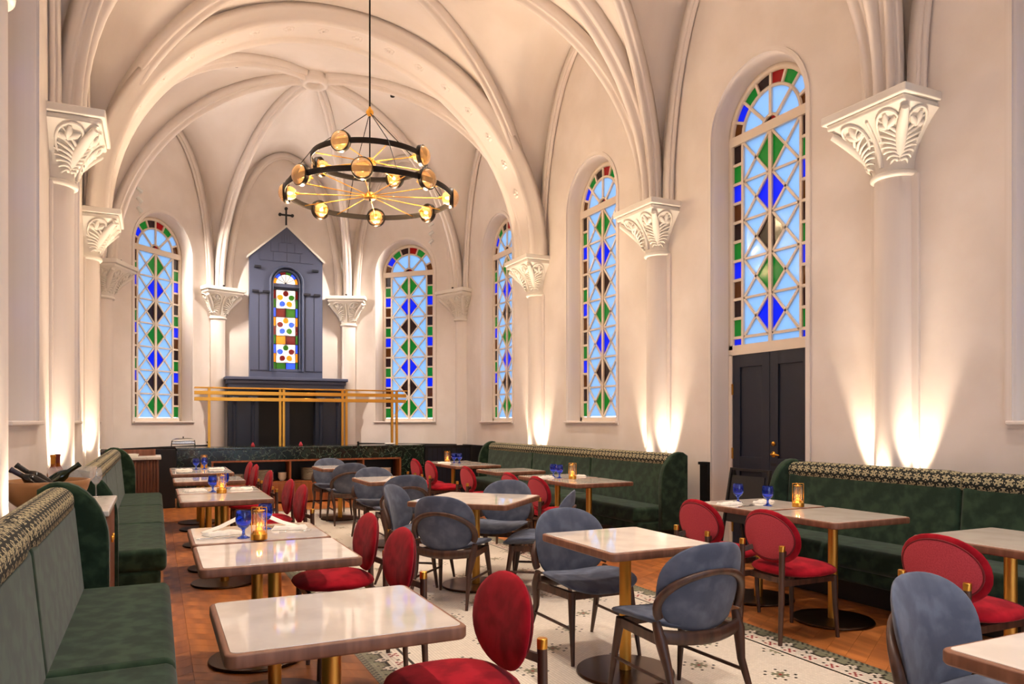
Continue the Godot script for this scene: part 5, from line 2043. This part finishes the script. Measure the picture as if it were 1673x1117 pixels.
func build_dining() -> void:
	var lx := 0.54
	var rx := 4.30
	var gl := "two seat tables along the left banquettes"
	var gr := "two seat tables along the right banquettes"
	var left := [[2.56, "white topped table nearest the camera at the left banquette"], [3.905, "front table of the left pair set with a goblet and lantern"], [4.625, "back table of the left pair with napkins and menu cards"], [6.92, "front table of the second left pair, before the lantern"], [7.64, "back table of the second left pair, behind the lantern"], [9.12, "single bare table between the pairs on the left"], [10.47, "front table of the farthest left pair"], [11.18, "back table of the farthest left pair near the counter"]]
	for t in left:
		table(lx, t[0], 0.735, 0.68, 0.0, t[1], gl)
	var right := [[2.56, "table at the right edge behind the nearest red chair"], [3.77, "front table of the right pair with lantern on its back edge"], [4.49, "back table of the right pair set with two goblets"], [7.05, "front table of the pair at the far right banquette"], [7.76, "back table of the pair at the far right banquette"], [9.06, "single bare table at the far right banquette"], [10.48, "front table of the farthest right pair"], [11.2, "back table of the farthest right pair by the dark wainscot"]]
	for t in right:
		table(rx, t[0], 0.735, 0.68, 0.0, t[1], gr)
	var gm := "tables down the middle of the nave"
	table(2.375, 1.05, 0.67, 0.74, 0.0, "white topped table cut by the lower right corner of the picture", gm, 0.24)
	table(2.365, 3.49, 0.67, 0.76, 0.0, "middle table between two blue chairs nearest the camera", gm)
	table(2.465, 5.88, 0.88, 0.88, PI / 4, "square table turned cornerwise with four blue chairs round it", gm, 0.29)
	table(2.39, 8.28, 0.67, 0.76, 0.0, "middle table beyond the cornerwise one, between two blue chairs", gm)
	table(2.39, 10.75, 0.67, 0.76, 0.0, "farthest middle table before the marble counter", gm)
	# red chairs: those on the left face the left wall, those on the right face the right wall
	var gc := "red velvet chairs with brass capped posts"
	var lred := [[2.55, "red velvet chair at the nearest left table"], [3.87, "front red chair at the left table with the lantern"], [4.58, "back red chair at the left table with the menu cards"], [6.92, "front red chair of the second left pair of tables"], [7.62, "back red chair of the second left pair of tables"], [9.10, "red chair at the single bare table on the left"], [10.45, "front red chair at the farthest left tables"], [11.15, "back red chair at the farthest left tables"]]
	for t in lred:
		red_chair(P(0.985, t[0]), -PI / 2, t[1], gc)
	var rred := [[2.48, "large red chair with pink back at the right edge of the picture"], [3.66, "red chair with pink back in front of the right table lantern"], [4.36, "red chair with pink back left of the two goblets on the right table"], [6.92, "front red chair at the far right pair of tables"], [7.60, "back red chair at the far right pair of tables, half hidden by a blue chair"], [8.88, "red chair at the single table by the far right banquette"], [10.30, "front red chair at the farthest right tables"], [10.98, "farthest red chair on the right, beside the marble counter"]]
	for t in rred:
		red_chair(P(3.80, t[0]), PI / 2, t[1], gc)
	# blue chairs; turn 0 faces the camera end, PI faces the apse
	var gb := "blue velvet chairs with bent walnut rails"
	var blue := [
		[2.55, 1.56, PI * 0.03, "light blue chair cut by the right edge of the picture"],
		[2.335, 3.02, PI * 1.01, "blue chair seen from behind at the nearest middle table"],
		[2.38, 3.935, 0.0, "dark blue chair facing the camera beyond the nearest middle table"],
		[2.13, 5.52, PI * 0.75, "blue chair seen from behind at the cornerwise table's near left side"],
		[2.10, 6.27, PI * 0.25 + 0.1, "blue chair at the far left side of the cornerwise table"],
		[2.86, 6.27, -PI * 0.25, "blue chair behind the cornerwise table, facing the camera"],
		[2.83, 5.46, -2.19, "blue chair at the near right side of the cornerwise table, seen from its side"],
		[2.39, 7.84, PI, "blue chair seen from behind at the table beyond the cornerwise one"],
		[2.39, 8.70, 0.0, "blue chair facing the camera beyond the fourth middle table"],
		[2.39, 10.32, PI, "blue chair seen from behind at the farthest middle table"],
		[2.38, 11.20, 0.0, "farthest blue chair, before the marble counter"]]
	for t in blue:
		blue_chair(P(t[0], t[1]), t[2], t[3], gb)
	banquette(-1.0, 0.0, 4.86, "green velvet banquette in the left foreground with a cream patterned bolster", false, true)
	banquette(-1.0, 6.08, 10.98, "green velvet banquette farther along the left wall", true, true)
	banquette(1.0, 6.72, 11.75, "green velvet banquette farther along the right wall, left of the door", true, true)
	banquette(1.0, 0.2, 5.02, "dark green velvet banquette on the right, in front of the nearest column", false, true)

func build_tableware() -> void:
	var h := 0.7472
	var T := func(x: float, u: float) -> Vector3: return P(x, u, h)
	goblet(T.call(0.443, 4.42), "blue goblet left of the lantern on the left foreground tables")
	goblet(T.call(0.60, 4.74), "blue goblet behind the lantern on the left foreground tables")
	lantern(T.call(0.515, 4.325), "brass lantern with a lit flame on the left foreground tables")
	goblet(T.call(0.475, 7.40), "front blue goblet on the second left pair of tables")
	goblet(T.call(0.60, 7.72), "back blue goblet on the second left pair of tables")
	lantern(T.call(0.54, 7.27), "brass lantern on the second left pair of tables")
	goblet(T.call(0.49, 10.93), "left blue goblet on the farthest left tables")
	goblet(T.call(0.60, 11.05), "right blue goblet on the farthest left tables")
	lantern(T.call(0.61, 11.3), "brass lantern on the farthest left tables")
	goblet(T.call(4.21, 4.62), "left blue goblet on the right foreground tables")
	goblet(T.call(4.27, 4.36), "right blue goblet on the right foreground tables")
	lantern(T.call(4.43, 4.21), "brass lantern with a lit flame on the right foreground tables")
	goblet(T.call(4.20, 7.68), "left blue goblet on the far right pair of tables")
	goblet(T.call(4.18, 7.50), "right blue goblet on the far right pair of tables")
	lantern(T.call(4.26, 7.34), "brass lantern on the far right pair of tables")
	goblet(T.call(4.22, 10.96), "left blue goblet on the farthest right tables")
	goblet(T.call(4.28, 10.88), "right blue goblet on the farthest right tables")
	lantern(T.call(4.16, 11.1), "brass lantern on the farthest right tables")
	napkin(T.call(0.35, 4.60), 0.35, "crumpled white napkin under the leaning card, left of the goblet", 3)
	napkin(T.call(0.73, 4.66), -0.3, "white napkin right of the lantern on the left foreground tables", 4)
	menu_card(T.call(0.345, 4.72), 0.25, "white folded card leaning up left of the blue goblet")
	menu_card(T.call(0.70, 4.80), PI - 0.5, "white folded card leaning by the napkin right of the lantern")
	fork(T.call(0.37, 4.475), 0.35, "fork beside the crumpled napkin left of the goblet")
	knife(T.call(0.31, 4.45), 0.10, "knife beside the crumpled napkin left of the goblet")
	fork(T.call(0.74, 4.53), 0.1, "fork right of the lantern on the left foreground tables")
	napkin(T.call(0.33, 7.53), 0.1, "left napkin on the second left pair of tables", 5)
	napkin(T.call(0.74, 7.55), 0.0, "right napkin on the second left pair of tables", 6)
	fork(T.call(0.36, 7.38), 0.1, "fork on the second left pair of tables")
	napkin(T.call(0.34, 10.85), 0.0, "left napkin on the farthest left tables", 7)
	napkin(T.call(0.75, 10.95), 0.0, "right napkin on the farthest left tables", 8)
	napkin(T.call(4.42, 4.55), 0.4, "white napkin behind the right goblet on the right tables", 9)
	napkin(T.call(4.07, 4.56), 0.2, "white napkin at the left end of the right tables", 10)
	fork(T.call(4.12, 4.42), 0.3, "fork left of the right goblet on the right tables")
	knife(T.call(4.08, 4.38), 0.25, "knife left of the right goblet on the right tables")
	napkin(T.call(4.05, 7.60), 0.2, "left napkin on the far right pair of tables", 11)
	napkin(T.call(4.50, 7.62), 0.2, "right napkin on the far right pair of tables", 12)
	napkin(T.call(4.05, 10.95), 0.2, "napkin on the farthest right tables", 13)
